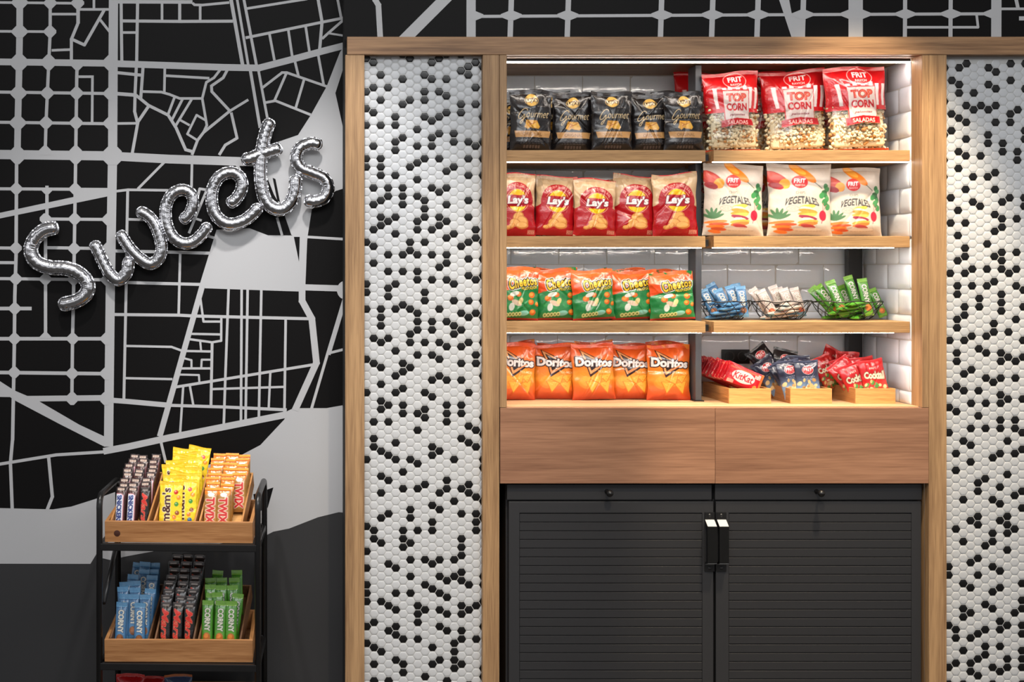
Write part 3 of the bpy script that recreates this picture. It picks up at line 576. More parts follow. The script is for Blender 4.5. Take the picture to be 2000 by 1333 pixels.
WHT = (244, 240, 236)
def catm(P, n=6):
    P = [P[0]] + list(P) + [P[-1]]; out = []
    for i in range(1, len(P) - 2):
        for j in range(n):
            t = j / n; out.append(tuple(.5 * (2 * P[i][k] + (P[i + 1][k] - P[i - 1][k]) * t + (2 * P[i - 1][k] - 5 * P[i][k] + 4 * P[i + 1][k] - P[i + 2][k]) * t * t + (3 * P[i][k] - P[i - 1][k] - 3 * P[i + 1][k] + P[i + 2][k]) * t ** 3) for k in (0, 1)))
    return out + [P[-1]]
def art_gourmet():
    a = Art(80, 116, (26, 22, 22)); a.ell(40, 52, 34, 42, (36, 31, 31), alpha=.8); a.ell(40, 52, 30, 38, (24, 20, 20), alpha=.8); a.rect(0, 0, 80, 5, (44, 38, 36))  # paler strip along the top is painted-in film sheen
    a.ell(40, 21, 13, 10, (214, 168, 80), ring=1); a.ell(40, 20, 10.5, 11.5, (232, 184, 92)); a.ell(40, 20, 10.5, 4, (120, 80, 40), rot=-6)
    a.text("Lay's", 40, 20.5, 19, 9, (250, 226, 160), bold=.03, outline=[((60, 34, 20), .9)])
    a.lines(50, 30.5, 65, 1, 4, (150, 140, 130), .7)
    G = catm([(31.5, 39.5), (30, 36.2), (25, 36.5), (19.5, 42), (15.5, 48.5), (14.2, 53), (16.5, 55), (21, 52.5), (26, 46.5), (25.5, 51), (22.5, 58.5), (19, 64), (16.8, 63.6), (18.5, 59.5), (24, 55), (29, 51)]); a.stroke(G, 1.5, (236, 204, 150))
    a.text('ourmet', 51.5, 47.5, 44, 11, (240, 210, 158), shear=.35, bold=0.0)
    a.poly([(29, 57), (50, 58), (56, 70), (53, 74), (42, 73), (37, 71), (32, 75), (25, 71), (27, 66)], (238, 170, 52)); a.poly([(36, 62), (50, 59), (55, 71), (44, 72)], (250, 190, 66)); a.stroke([(30, 60), (40, 65), (50, 60)], 1.3, (200, 112, 28)); a.stroke([(33, 68), (40, 64)], 1.5, (206, 116, 30))
    a.poly([(7, 78), (77, 78), (74, 90), (10, 90)], (218, 164, 100)); a.text('ORIGINAL', 41, 84, 36, 6, (120, 74, 40), bold=-.01)
    a.lines(18, 94, 64, 3, 3.2, (120, 112, 108), .6); [a.rect(24 + 5.6 * i, 105, 28 + 5.6 * i, 110, (120, 100, 90), .7) for i in range(6)]
    return a
def art_lays():
    a = Art(80, 122, (176, 14, 26)); a.poly([(0, 0), (80, 0), (80, 66), (70, 60), (10, 58), (0, 66)], (204, 172, 132))
    r = random.Random(3); a.speck(r, 0, 2, 80, 24, 26, 5, [(212, 186, 148), (192, 158, 118)], .5); a.rect(0, 0, 80, 2.5, (206, 40, 44))
    a.ell(42, 52, 33, 34, (172, 14, 26)); a.poly([(0, 64), (14, 60), (70, 60), (80, 66), (80, 122), (0, 122)], (176, 14, 26))
    for i, ch in enumerate('EL PUNTO DE SAL'):
        an = math.radians(-146 + i * 8.3)
        if ch != ' ': a.text(ch, 42 + 28.6 * math.cos(an), 52 + 29 * math.sin(an), 3.4, 4.8, (240, 200, 180), rot=math.degrees(an) + 90, bold=.02)
    a.ell(42, 53, 24, 22.5, (240, 200, 150), ring=.9); a.ell(42, 53, 19.5, 21.5, (248, 206, 20)); a.ell(42, 46, 15, 12, (236, 168, 16), alpha=.5)
    a.poly([(16, 47), (28, 42), (60, 43), (68, 47), (66, 60), (54, 65), (26, 64), (18, 60)], (176, 18, 32))
    a.text("Lay's", 43, 53.5, 44, 21, WHT, bold=.045, shear=.12, outline=[((120, 14, 40), 1.2)])
    for x, y, rx, ry, ro in ((43, 84, 12, 9, -20), (52, 92, 12, 9, 30), (36, 96, 11, 8, 10), (50, 101, 13, 7, 0), (29, 102, 7, 5, -30), (22, 105, 6, 4, 0)):
        a.ell(x, y, rx, ry, (206, 130, 60), ro); a.ell(x - .8, y - 1, rx * .82, ry * .75, (236, 176, 98), ro)
    a.rect(62, 110, 77, 118, (232, 170, 140), .8); a.lines(63, 111, 76, 3, 2.4, (150, 60, 50), .7); return a
def art_cheetos():
    a = Art(80, 104, (30, 128, 62)); a.poly([(0, 0), (80, 0), (80, 20), (66, 22), (40, 34), (20, 46), (0, 52)], (240, 84, 32)); a.poly([(0, 0), (80, 0), (80, 8), (40, 14), (0, 30)], (246, 104, 44))
    r = random.Random(8); a.speck(r, 10, 46, 78, 96, 20, 7, [(58, 160, 80), (24, 112, 56), (90, 180, 110)], .35)
    a.text('Cheetos', 48, 28, 54, 20, (252, 208, 48), rot=-9, bold=.03, shear=.05, space=1.12, outline=[(WHT, 2.9), ((40, 26, 16), 1.7)], arc=2.0, taper=-.35)
    a.text('PELOTAZOS', 60, 41, 30, 5.4, (246, 206, 60), rot=-7, bold=.03, outline=[((30, 70, 36), 1)], arc=-1.5)
    for x, y, q in ((66, 54, 6), (40, 53, 5), (64, 68, 5.4), (76, 72, 4.4), (67, 88, 6), (24, 60, 6)):
        a.ell(x, y, q, q, (222, 98, 22)); a.ell(x - 1, y - 1.2, q * .66, q * .6, (252, 158, 60))
    for x, y, rx, ry, ro, c in ((32, 52, 9, 4.5, -20, WHT), (36, 70, 10, 5, 25, (238, 200, 180)), (27, 78, 5, 8, 10, WHT), (44, 66, 4, 7, 20, (244, 214, 150)), (50, 90, 10, 5, -10, (150, 214, 200))): a.ell(x, y, rx, ry, c, ro, .9)
    for x in range(5): a.ell(18 + x * 6, 94 - x * .6, 3.4, 4.2, (226, 226, 150)); a.ell(18 + x * 6, 94 - x * .6, 1.5, 2.0, (110, 130, 60))
    a.rect(0, 100, 80, 104, (196, 40, 36)); return a
def art_doritos():
    a = Art(80, 114, (232, 110, 30)); a.grad([(0, (226, 78, 26)), (.2, (238, 104, 34)), (.36, (240, 128, 38)), (.62, (240, 144, 40)), (.8, (230, 104, 34)), (1, (214, 66, 30))])
    r = random.Random(9); a.speck(r, 8, 52, 74, 84, 14, 9, [(250, 178, 60), (244, 156, 44)], .35)
    T = lambda k: [(16 - k * 1.6, 11 - k), (66 + k * 1.6, 43 - k * .2), (31.5, 66 + k * 1.5)]
    a.poly(T(1.2), (50, 20, 16)); a.poly([(17, 12.5), (62, 43), (32, 62)], (240, 168, 108)); a.poly([(22, 19), (54, 42), (34, 55)], (36, 28, 30))
    a.poly([(24, 24), (60, 40), (33, 51)], (36, 28, 30))
    a.text('Doritos', 41, 38, 70, 18, WHT, rot=4, bold=.05, outline=[((46, 22, 20), 2.0)], taper=-.15)
    a.stroke([(34, 57), (60, 43)], 2.6, (236, 150, 96)); a.text('TEX-MEX', 60, 58, 26, 4.4, (250, 214, 170), rot=4, bold=.01)
    for P in ([(22, 76), (50, 78), (33, 101)], [(46, 80), (72, 74), (64, 103)], [(50, 66), (74, 62), (62, 80)], [(30, 72), (56, 62), (50, 82)]):
        c = (sum(p[0] for p in P) / 3, sum(p[1] for p in P) / 3); a.poly(P, (218, 116, 26)); a.poly([(p[0] * .86 + c[0] * .14, p[1] * .86 + c[1] * .14 - .6) for p in P], (248, 176, 62))
        a.speck(r, c[0] - 8, c[1] - 6, c[0] + 8, c[1] + 4, 7, 1.1, [(232, 140, 36), (255, 206, 110)], .8)
    return a
def art_popcorn():
    a = Art(116, 160, (190, 16, 22)); H = 160
    a.rect(0, 82, 116, 160, (226, 206, 160, 0.0)); r = random.Random(4)
    for i, x in enumerate((20, 37, 88, 101)): a.poly([(x - 1 + (x - 58) * .12, 34), (x + 7 + (x - 58) * .12, 34), (x + 6, 78), (x, 78)], (222, 210, 204))
    for x in (46, 62, 78): a.rect(x, 30, x + 8, 44, (222, 210, 204))
    a.poly([(0, 76), (116, 76), (116, 84), (0, 84)], (206, 22, 28))
    a.ell(64, 20, 24, 16, (214, 26, 30)); a.ell(64, 20, 24, 16, (246, 200, 190), ring=1.2); a.text('FRIT', 65, 17, 30, 11, WHT, bold=.03, shear=.1); a.text('RAVICH', 64, 28, 22, 4.6, (246, 220, 210), bold=.02)
    a.poly([(33, 38), (91, 38), (90, 48), (88, 104), (34, 106)], (190, 22, 28)); a.poly([(35, 40.5), (89, 40.5), (87.5, 99), (36, 101)], (214, 196, 188))
    a.text('TOP', 62, 54, 42, 16, (196, 44, 42), bold=.035, outline=[((196, 44, 42), .5)]); a.text('TOP', 62, 54, 39, 13.5, (240, 140, 106), bold=-.012, alpha=.9); a.ell(62, 54, 2.6, 3.6, (244, 226, 206))
    a.text('CORN', 62, 73, 44, 15, (190, 32, 38), bold=.04); a.text('palomitas', 62, 89, 34, 6, (120, 30, 40), bold=.012, shear=.3)
    a.poly([(28, 100), (60, 95), (94, 98), (96, 111), (62, 108), (28, 114)], (184, 16, 24)); a.text('SALADAS', 62, 103.5, 44, 8, (244, 196, 186), bold=.025, arc=.8)
    a.rect(0, 156, 116, 160, (206, 70, 40)); return a
def art_veg():
    a = Art(112, 140, (200, 190, 178)); r = random.Random(2); a.speck(r, 0, 0, 112, 140, 60, 9, [(206, 197, 186), (192, 180, 166)], .3)
    a.ell(14, 32, 24, 12, (182, 44, 40), 38); a.ell(14, 30, 20, 8, (208, 70, 50), 38, .8); a.ell(26, 40, 9, 10, (236, 158, 48), 30); a.ell(12, 44, 12, 6, (160, 36, 40), 20)
    a.ell(60, 18, 28, 9, (232, 124, 34), 42); a.ell(52, 10, 16, 6, (246, 176, 70), 40, .9); a.stroke([(78, 36), (92, 48)], 1.3, (60, 80, 60))
    a.ell(52, 36, 14, 12.5, (210, 44, 46)); a.text('FRIT', 52, 34, 21, 9, WHT, bold=.035, shear=.12); a.text('RAVICH', 52, 42.5, 16, 3.6, (246, 220, 210), bold=.02)
    a.text('CHIPS', 52, 57, 17, 5.2, (110, 108, 106), bold=.0)
    a.text('VEGETALES', 54, 71, 60, 15, (62, 64, 68), bold=.03, arc=5)
    for i in range(7): a.ell(100 + 3 * math.sin(i * 2.1), 44 + i * 6, 4.5, 6, [(46, 110, 62), (70, 140, 84), (36, 88, 50)][i % 3], i * 50)
    for x, y, q in ((92, 62, 5), (97, 74, 5), (103, 84, 5)): a.ell(x, y, q, q * 1.3, (60, 134, 76), 30)
    a.stroke([(94, 76), (92, 92)], 1.2, (200, 110, 110)); a.stroke([(100, 80), (93, 92)], 1.2, (200, 110, 110)); a.ell(92, 101, 7, 10, (206, 34, 60)); a.stroke([(91, 109), (89, 116)], 1.2, (200, 60, 80))
    for an in (-150, -120, -95, -70, -45, -25): a.ell(14 + 11 * math.cos(math.radians(an)), 108 + 11 * math.sin(math.radians(an)), 11, 2.6, (74, 118, 78), an)
    for i in range(5): a.ell(20 + 2 * (i % 2) * 3, 114 + i * 4.6, 20 - 2 * i, 3.0, [(232, 120, 48), (204, 78, 40)][i % 2], -4 + i * 3)
    for i, (c, w) in enumerate((((246, 196, 76), 15), ((244, 214, 190), 14), ((236, 140, 60), 17), ((226, 150, 60), 18), ((200, 190, 90), 17), ((150, 50, 76), 17), ((250, 224, 196), 12), ((240, 160, 70), 19), ((220, 116, 50), 18), ((170, 62, 60), 14))):
        a.ell(64, 84 + i * 4.2, w, 4, c, (-8, 10, 6, -5)[i % 4])
    a.ell(38, 88, 11, 6, (150, 140, 132), ring=.8); a.lines(30, 85, 47, 3, 2.6, (150, 140, 130), .6); a.ell(64, 127, 26, 3, (228, 218, 204), alpha=.8); a.lines(44, 130, 92, 1, 3, (170, 150, 130), .6)
    return a
def art_corny(bg, dark, lt, blob, end=None):
    a = Art(22, 84, bg); a.rect(0, 0, 22, 9, lt); [a.rect(0, 1.2 + i * 1.7, 22, 1.9 + i * 1.7, bg, .5) for i in range(4)]; a.rect(0, 9, 22, 11, dark, .4)
    a.poly([(5, 13), (16, 13), (18, 60), (6, 60)], lt, .25); a.text('CORNY', 11.5, 35, 42, 11.5, (246, 242, 226), rot=90, bold=.05, outline=[(dark, .8)])
    a.ell(11, 66, 7, 8, blob); a.ell(10, 64, 4, 4, tuple(min(255, int(c * 1.25)) for c in blob)); a.rect(0, 70 if end else 76, 22, 84, end or lt, .8); return a
def art_snick():
    a = Art(21, 84, (66, 34, 32)); a.rect(0, 0, 21, 8, (40, 24, 24)); a.rect(3, 2.2, 17, 7, (226, 206, 190)); a.lines(4, 3.2, 16, 2, 2, (120, 70, 60), .7)
    a.poly([(1, 14), (12, 14), (17, 18), (17, 76), (1, 76)], (226, 160, 170)); a.poly([(1, 15.5), (11.5, 15.5), (15.4, 19), (15.4, 76), (1, 76)], (226, 230, 240)); a.text('SNICKERS', 8.2, 46, 58, 10.5, (34, 52, 120), rot=90, bold=.05, shear=-.25); return a
def art_mars():
    a = Art(21, 84, (24, 18, 18)); a.rect(2, 1, 18, 3.2, (110, 100, 96)); a.rect(4, 4.5, 16, 7.4, (200, 186, 176), .8); a.rect(0, 8, 21, 9, (70, 60, 58))
    a.text('Mars', 10, 42, 60, 12.5, (210, 44, 34), rot=90, bold=.02, shear=.35, outline=[((236, 150, 110), .6)]); return a
def art_twix():
    a = Art(24, 84, (206, 152, 66)); a.grad([(0, (236, 150, 40)), (.14, (226, 120, 30)), (.2, (170, 120, 60)), (1, (188, 136, 66))]); a.rect(0, 2, 24, 4, (250, 200, 90)); a.rect(0, 6, 24, 7.4, (170, 80, 24)); a.ell(12, 15, 6, 4.5, (220, 226, 214))
    a.text('TWIX', 11.5, 48, 56, 15, (206, 50, 46), rot=90, bold=.05, outline=[((248, 226, 206), 1.3)]); return a
def art_mms():
    a = Art(50, 84, (246, 208, 30)); a.rect(0, 0, 50, 8, (236, 190, 22)); a.rect(0, 3, 50, 4, (252, 226, 90)); a.rect(0, 8, 50, 84, (246, 218, 60), .6)
    a.text("m&m's", 15.5, 44, 64, 19, (74, 36, 26), rot=-90, bold=.03, outline=[((250, 240, 210), .9)])
    for x, y, c in ((36, 20, (206, 50, 40)), (38, 42, (70, 150, 60)), (40, 58, (150, 80, 40)), (34, 66, (236, 130, 40)), (42, 30, (230, 150, 40)), (36, 76, (60, 120, 180))): a.ell(x, y, 4.6, 4.2, c); a.ell(x - 1, y - 1.4, 1.6, 1.2, (250, 240, 220), alpha=.7)
    return a
def art_kitkat():
    a = Art(46, 78, (206, 24, 32)); a.rect(0, 0, 46, 5, (180, 20, 28)); a.rect(0, 73, 46, 78, (226, 120, 60)); a.ell(24, 37, 15, 25, (244, 214, 210)); a.text('KitKat', 24, 37, 43, 17, (180, 16, 26), rot=90, bold=.02, shear=.15)
    a.rect(30, 60, 42, 72, (240, 196, 190)); a.lines(31, 62, 41, 3, 3, (200, 40, 50), .6); a.ell(10, 66, 5, 4, (214, 150, 70), 30); a.rect(38, 4, 42, 66, (232, 90, 60)); a.rect(2, 6, 10, 20, (226, 190, 160), .8); return a
def art_nuts(bg, lo, txt, logo):
    a = Art(54, 84, bg); r = random.Random(6)
    if logo:
        a.grad([(0, bg), (.4, bg), (.7, lo), (1, lo)]); a.ell(28, 22, 13, 10, (196, 40, 46)); a.ell(28, 22, 13, 10, (240, 210, 206), ring=1); a.text('FRIT', 28, 21, 20, 7.5, WHT, bold=.03, shear=.1); a.text('RAVICH', 28, 27.5, 13, 2.8, (240, 220, 214))
        a.lines(14, 36, 42, 3, 3.4, (210, 214, 220), .5); a.speck(r, 4, 44, 50, 80, 26, 4.6, [(214, 176, 112), (236, 206, 150), (186, 140, 80)])
    else:
        a.grad([(0, bg), (.5, bg), (1, lo)]); a.text('FRIT', 28, 19, 15, 4.5, (250, 220, 200), bold=.03); a.text(txt, 28, 34, 44, 17, (246, 232, 200), rot=6, bold=.05, outline=[((120, 60, 30), 1)], taper=.3); a.speck(r, 4, 46, 50, 80, 34, 4.4, [(236, 190, 120), (250, 222, 160), (206, 110, 60), (90, 150, 70)])
    a.rect(0, 0, 54, 4, tuple(min(255, c + 24) for c in bg)); return a
def art_plain(bg, band, txt):
    a = Art(60, 84, bg); a.rect(0, 0, 60, 5, band); a.ell(32, 34, 20, 16, band, -15, .8); a.lines(18, 15, 50, 2, 4, WHT, .6); return a

GREEN = ((86, 164, 48), (34, 92, 30), (140, 198, 66), (206, 120, 50))
BLUE = ((84, 138, 186), (40, 76, 122), (112, 176, 222), (150, 96, 60))
IVORY = ((222, 206, 196), (150, 120, 110), (240, 234, 228), (196, 92, 52), (96, 164, 196))
ARTS = {'gourmet': art_gourmet, 'lays': art_lays, 'cheetos': art_cheetos, 'doritos': art_doritos, 'popcorn': art_popcorn, 'veg': art_veg,
        'green': lambda: art_corny(*GREEN), 'blue': lambda: art_corny(*BLUE), 'ivory': lambda: art_corny(*IVORY), 'snick': art_snick, 'mars': art_mars, 'twix': art_twix, 'mms': art_mms, 'kitkat': art_kitkat,
        'navy': lambda: art_nuts((44, 48, 70), (120, 150, 184), '', True), 'black': lambda: art_nuts((24, 24, 28), (60, 60, 66), '', True), 'red': lambda: art_nuts((206, 26, 30), (226, 130, 80), 'Cocktail', False),
        'box_red': lambda: art_plain((178, 22, 28), (206, 60, 56), 'Snack'), 'box_blue': lambda: art_plain((50, 70, 104), (176, 104, 60), 'Cookies')}
INK = {'cheetos': .86, 'doritos': .87, 'red': .88, 'navy': .86, 'kitkat': .9, 'green': .88, 'blue': .9, 'ivory': .86, 'gourmet': .9}   # how dense each print is
_AC = {}
def art(k):
    if k not in _AC: _AC[k] = ARTS[k](); _AC[k].a[..., :3] *= INK.get(k, 1.0)
    return _AC[k]
def packet_mat(name, rough, coat=0.0, bump=.25, bscale=90, see=False):
    if name in MATS: return MATS[name]
    m = bpy.data.materials.new(name); m.use_nodes = True; nt = m.node_tree; b = nt.nodes['Principled BSDF']; N = nt.nodes.new; L = nt.links.new
    at = N('ShaderNodeAttribute'); at.attribute_name = 'print'; L(at.outputs['Color'], b.inputs['Base Color']); b.inputs['Roughness'].default_value = rough; b.inputs['Coat Weight'].default_value = coat; b.inputs['Coat Roughness'].default_value = .12
    tc = N('ShaderNodeTexCoord'); nz = N('ShaderNodeTexNoise'); nz.inputs['Scale'].default_value = bscale; nz.inputs['Detail'].default_value = 2; nz.inputs['Distortion'].default_value = 1.2
    L(tc.outputs['Object'], nz.inputs['Vector']); bp = N('ShaderNodeBump'); bp.inputs['Strength'].default_value = bump; bp.inputs['Distance'].default_value = .004; L(nz.outputs['Fac'], bp.inputs['Height']); L(bp.outputs[0], b.inputs['Normal'])
    if see:
        gl = N('ShaderNodeBsdfGlossy'); gl.inputs['Roughness'].default_value = .12; tr = N('ShaderNodeBsdfTransparent'); mx = N('ShaderNodeMixShader'); mx.inputs[0].default_value = .07; L(bp.outputs[0], gl.inputs['Normal'])
        L(tr.outputs[0], mx.inputs[1]); L(gl.outputs[0], mx.inputs[2]); m2 = N('ShaderNodeMixShader'); L(at.outputs['Alpha'], m2.inputs[0]); L(mx.outputs[0], m2.inputs[1]); L(b.outputs[0], m2.inputs[2]); L(m2.outputs[0], nt.nodes['Material Output'].inputs[0])
    MATS[name] = m; return m
P_GLOSS = packet_mat('printed_film_gloss', .27, .3, .28, 55); P_SATIN = packet_mat('printed_film_satin', .38, .15, .18, 50); P_BAR = packet_mat('bar_wrapper', .26, .4, .25, 160); P_CLEAR = packet_mat('clear_printed_film', .25, .4, .25, 60, True)

def packet(key, W, H, t, seed=0, power=2.2, seal=.07, pinch=.10, wr=1.0, res=1.0, mtl=None, back=(0.1, 0.1, 0.1), tip=0.0, slump=0.0):
    """parts (body mesh, top seal mesh) of one filled packet; origin at the bottom centre, printed face towards -y"""
    A_ = art(key); rs = np.random.RandomState(seed * 7 + 1); nu = max(8, int(A_.W * 1.15 * res)); nv = max(16, int(A_.H * 1.15 * res))
    C = A_.sample(nu, nv)[::-1]                       # row 0 = bottom
    def shape(nu, nv, sgn):
        u = np.linspace(-1, 1, nu)[None, :]; v = np.linspace(0, 1, nv)[:, None]
        bt = np.clip(np.minimum(v / .16, (1 - seal - v) / .24), 0, 1); bt = np.sin(bt * PI / 2) ** .85
        sag = 1 + .25 * np.cos(v * PI) * (.6 if power < 3 else .1)
        prof = (1 - np.abs(u) ** power).clip(0, 1) ** (.62 if power < 3 else .4)
        d = t / 2 * bt * prof * sag
        hw = W / 2 * (1 - pinch * np.sin(np.clip(v / (1 - seal), 0, 1) * PI) ** .8 + .012 * np.sin(v * 17 + rs_ph[0]) * wr)
        q = np.exp(-((1 - seal - v).clip(0) / .13)) * (v <= 1 - seal) + .7 * np.exp(-(v / .07))
        cre = q * (.0016 * np.sin(u * (9 + rs_ph[1]) + rs_ph[2] + 4 * v) + .0011 * np.sin(u * 17 + rs_ph[3] - 7 * v))
        side = np.exp(-(1 - np.abs(u)) / .25) * (.0013 * np.sin(v * 21 + rs_ph[4] + 3 * u) + .0007 * np.sin(v * 43 + rs_ph[5]))
        blob = .0011 * np.sin(u * 4 + v * 7 + rs_ph[6]) * np.sin(v * 9 - u * 3 + rs_ph[7]) * bt
        for q_ in range(5):
            m0, m1, am = rs_f[q_]; ln = np.exp(-((u * m0 + (v - m1)) / .030) ** 2) * np.exp(-((u - rs_f[q_ + 5][0]) / .55) ** 2); blob = blob - am * ln
        fold = .0022 * np.exp(-((u * rs_ph[8] + v - rs_ph[9]) / .035) ** 2) * bt + .0018 * np.exp(-((u * rs_ph[10] - v + rs_ph[11]) / .03) ** 2) * bt
        sc = min(1.0, W / .12)
        d = d + wr * sc * (cre + side + blob * .9 - fold * .8) * (prof > 0) * (0.35 + .65 * bt) * np.minimum(1, (1 - np.abs(u)) / .06)
        crimp = ((v > 1 - seal) | (v < .03)) * .00035 * np.sin(v * H / .0016 * 2 * PI * .5)
        wav = wr * sc * .0035 * np.clip((v - .7) / .3, 0, 1) * np.sin(u * 3.1 + rs_ph[2]) + wr * sc * .0018 * np.clip((v - .7) / .3, 0, 1) * np.sin(u * 7 + rs_ph[6])
        x = u * hw + 0 * v; z = v * H + 0 * u + wr * sc * .0030 * np.clip((v - .75) / .25, 0, 1) * (np.sin(u * 2.4 + rs_ph[5]) - .6 * u * rs_ph[12] * 2) - .0016 * wr * (1 - np.clip(v / .1, 0, 1)) * np.abs(u) * 0
        y = -sgn * (d + crimp * (sgn > 0)) + wav + tip * np.clip((v - .6) / .4, 0, 1) ** 2 - slump * H * (1 - v) * 0
        y = y + (0 if sgn > 0 else .0004)
        return np.stack(np.broadcast_arrays(x, y, z), -1).reshape(-1, 3)
    rs_f = [(rs.uniform(-1.3, 1.3), rs.uniform(.05, .9), rs.uniform(-.0022, .0022)) for _ in range(12)]
    rs_ph = rs.uniform(0, 6, 16); rs_ph[8] = rs.uniform(-.8, .8); rs_ph[9] = rs.uniform(.3, .8); rs_ph[10] = rs.uniform(-1.2, 1.2); rs_ph[11] = rs.uniform(.2, .7); rs_ph[12] = rs.uniform(-.8, .8)
    F = shape(nu, nv, 1); bu, bv = max(6, nu // 5), max(10, nv // 5); Bk = shape(bu, bv, -1)
    js = int(round((1 - seal) * (nv - 1))); jb = int(round((1 - seal) * (bv - 1)))
    def grid(nu, j0, j1, off, flip):
        j, i = np.meshgrid(np.arange(j0, j1), np.arange(nu - 1), indexing='ij'); a = off + j * nu + i; q = np.stack([a, a + 1, a + 1 + nu, a + nu], -1).reshape(-1, 4); return q[:, ::-1] if flip else q
    mtl = mtl or P_GLOSS; out = []
    cf = C.reshape(-1, 4).copy(); cb = np.tile(np.array([*lin(tuple(int(x * 255) for x in A_.a[A_.a.shape[0] // 2, 4, :3])), 1.0]), (bu * bv, 1))
    if mtl is P_CLEAR: cb[:, 3] = np.repeat(np.where(np.linspace(0, 1, bv) < .47, 0.0, 1.0), bu); cb[:, :3] = lin((200, 24, 30))
    for nm, (a0, a1, b0, b1) in (('body', (0, js, 0, jb)), ('top_seal', (js, nv - 1, jb, bv - 1))):
        faces = np.concatenate([grid(nu, a0, a1, 0, False), grid(bu, b0, b1, len(F), True)]); V = np.concatenate([F, Bk]); Cc = np.concatenate([cf, cb])
        used = np.unique(faces); remap = np.zeros(len(V), int); remap[used] = np.arange(len(used)); faces = remap[faces]; V = V[used]; Cc = Cc[used]
        me = bpy.data.meshes.new(nm); me.vertices.add(len(V)); me.vertices.foreach_set('co', V.astype(np.float32).ravel()); me.loops.add(faces.size); me.loops.foreach_set('vertex_index', faces.astype(np.int32).ravel())
        me.polygons.add(len(faces)); me.polygons.foreach_set('loop_start', np.arange(0, faces.size, 4, dtype=np.int32)); me.polygons.foreach_set('loop_total', np.full(len(faces), 4, np.int32)); me.polygons.foreach_set('use_smooth', np.ones(len(faces), bool))
        me.update(); at = me.color_attributes.new('print', 'FLOAT_COLOR', 'POINT'); at.data.foreach_set('color', Cc.astype(np.float32).ravel()); me.materials.append(mtl); me.validate(); out.append(me)
    return out
def thing(name, meshes, loc, rot=(0, 0, 0), scale=1.0, label=None, cat=None, group=None, extra=()):
    o = link(name, meshes[0], None, loc, rot); o.scale = (scale,) * 3 if not hasattr(scale, '__len__') else scale
    link('top_seal', meshes[1], o)
    for nm, me in extra: c = link(nm, me, o)
    return tag(o, label, cat, group)
def put(name, key, xl, xr, yt, z0, y, roll, t, label, cat, group, seed=0, lean=2.5, yaw=0, res=1.0, mtl=None, **kw):
    kw.setdefault('wr', 1.35); k = kk(y); W = (xr - xl) * k; X = ((xl + xr) / 2 - VX) * k; H = PZ(yt, y) - z0
    return thing(name, packet(key, W, H, t, seed, res=res, mtl=mtl, **kw), (X, y, z0 + W / 2 * abs(math.sin(math.radians(roll))) * .8 + .0005), (math.radians(-lean), math.radians(roll), math.radians(yaw)), 1.0, label, cat, group)

ORD = ['leftmost', 'second from left', 'middle', 'fourth from left', 'rightmost']
def row(name, key, z0, spec, t, look, where, grp, gback, y=.15, back=(), **kw):
    for i, (xl, xr, yt, roll) in enumerate(spec):
        put(name, key, xl, xr, yt, z0, y + (.026 if i % 2 else 0), roll, t, '%s, %s in front %s' % (look, ORD[i], where), 'chips bag', grp, seed=i + len(key) * 9, yaw=(3, -3, 2, -2, 1)[i], **kw)
    for i, (xl, xr, yt, roll, dy) in enumerate(back):
        k = dict(kw); k['res'] = .6
        put(name, key, xl, xr, yt, z0, y + .082 + dy + (.004 if i % 2 else 0), roll, t * .72, '%s, behind the %s one %s' % (look.split(' with ')[0], ORD[min(i, 4)], where), 'chips bag', gback, seed=40 + i, **k)
row('chips_bag', 'gourmet', ROWZ['A'], [(994, 1078, 177, 1), (1077, 1157, 183, 1), (1154, 1236, 179, 0), (1231, 1312, 184, -1.5), (1296, 1375, 179, 0)], .036, 'black chips bag with gold band', 'on the top left shelf', 'black chips bags in front', 'black chips bags behind', pinch=.05, y=.132,
    back=[(962, 1040, 197, 0, .0), (1036, 1112, 178, 1, .0), (1112, 1185, 184, 0, 0), (1190, 1262, 181, 0, 0), (1270, 1345, 180, 1, 0)])
row('chips_bag', 'lays', ROWZ['B'], [(968, 1047, 339, 0), (1042, 1123, 345, 3), (1118, 1203, 351, 1.5), (1196, 1281, 343, 1.5), (1274, 1364, 339, -.5)], .036, 'red chips bag with yellow disc', 'on the middle left shelf', 'red chips bags in front', 'red chips bags behind', pinch=.06, y=.14,
    back=[(975, 1050, 345, 0, 0), (1055, 1130, 348, 0, 0), (1130, 1205, 352, 0, 0), (1203, 1277, 350, 0, 0), (1270, 1345, 347, 0, 0)])
row('snack_bag', 'cheetos', ROWZ['C'], [(968, 1052, 524, 1.5), (1044, 1129, 526, -.5), (1119, 1202, 529, -3), (1193, 1287, 530, -3), (1270, 1358, 533, -2.5)], .036, 'orange and green snack bag', 'on the lowest left shelf', 'green snack bags in front', 'green snack bags behind', pinch=.03, y=.14,
    back=[(975, 1050, 526, 0, 0), (1040, 1112, 524, 0, 0), (1118, 1190, 528, -2, 0), (1190, 1265, 526, -2, 0), (1265, 1340, 528, 0, 0)])
row('tortilla_chips_bag', 'doritos', ROWZ['D'], [(966, 1046, 672, 1), (1040, 1126, 673, .5), (1118, 1203, 673, -2), (1190, 1274, 675, -1), (1263, 1349, 674, 0)], .038, 'orange tortilla chips bag with dark triangle', 'on the counter', 'orange tortilla bags in front', 'orange tortilla bags behind', pinch=.05, y=.205,
    back=[(975, 1045, 667, 0, 0), (1050, 1122, 672, 0, 0), (1122, 1198, 667, 0, 0), (1196, 1262, 672, 0, 0), (1262, 1338, 668, 0, 0)])

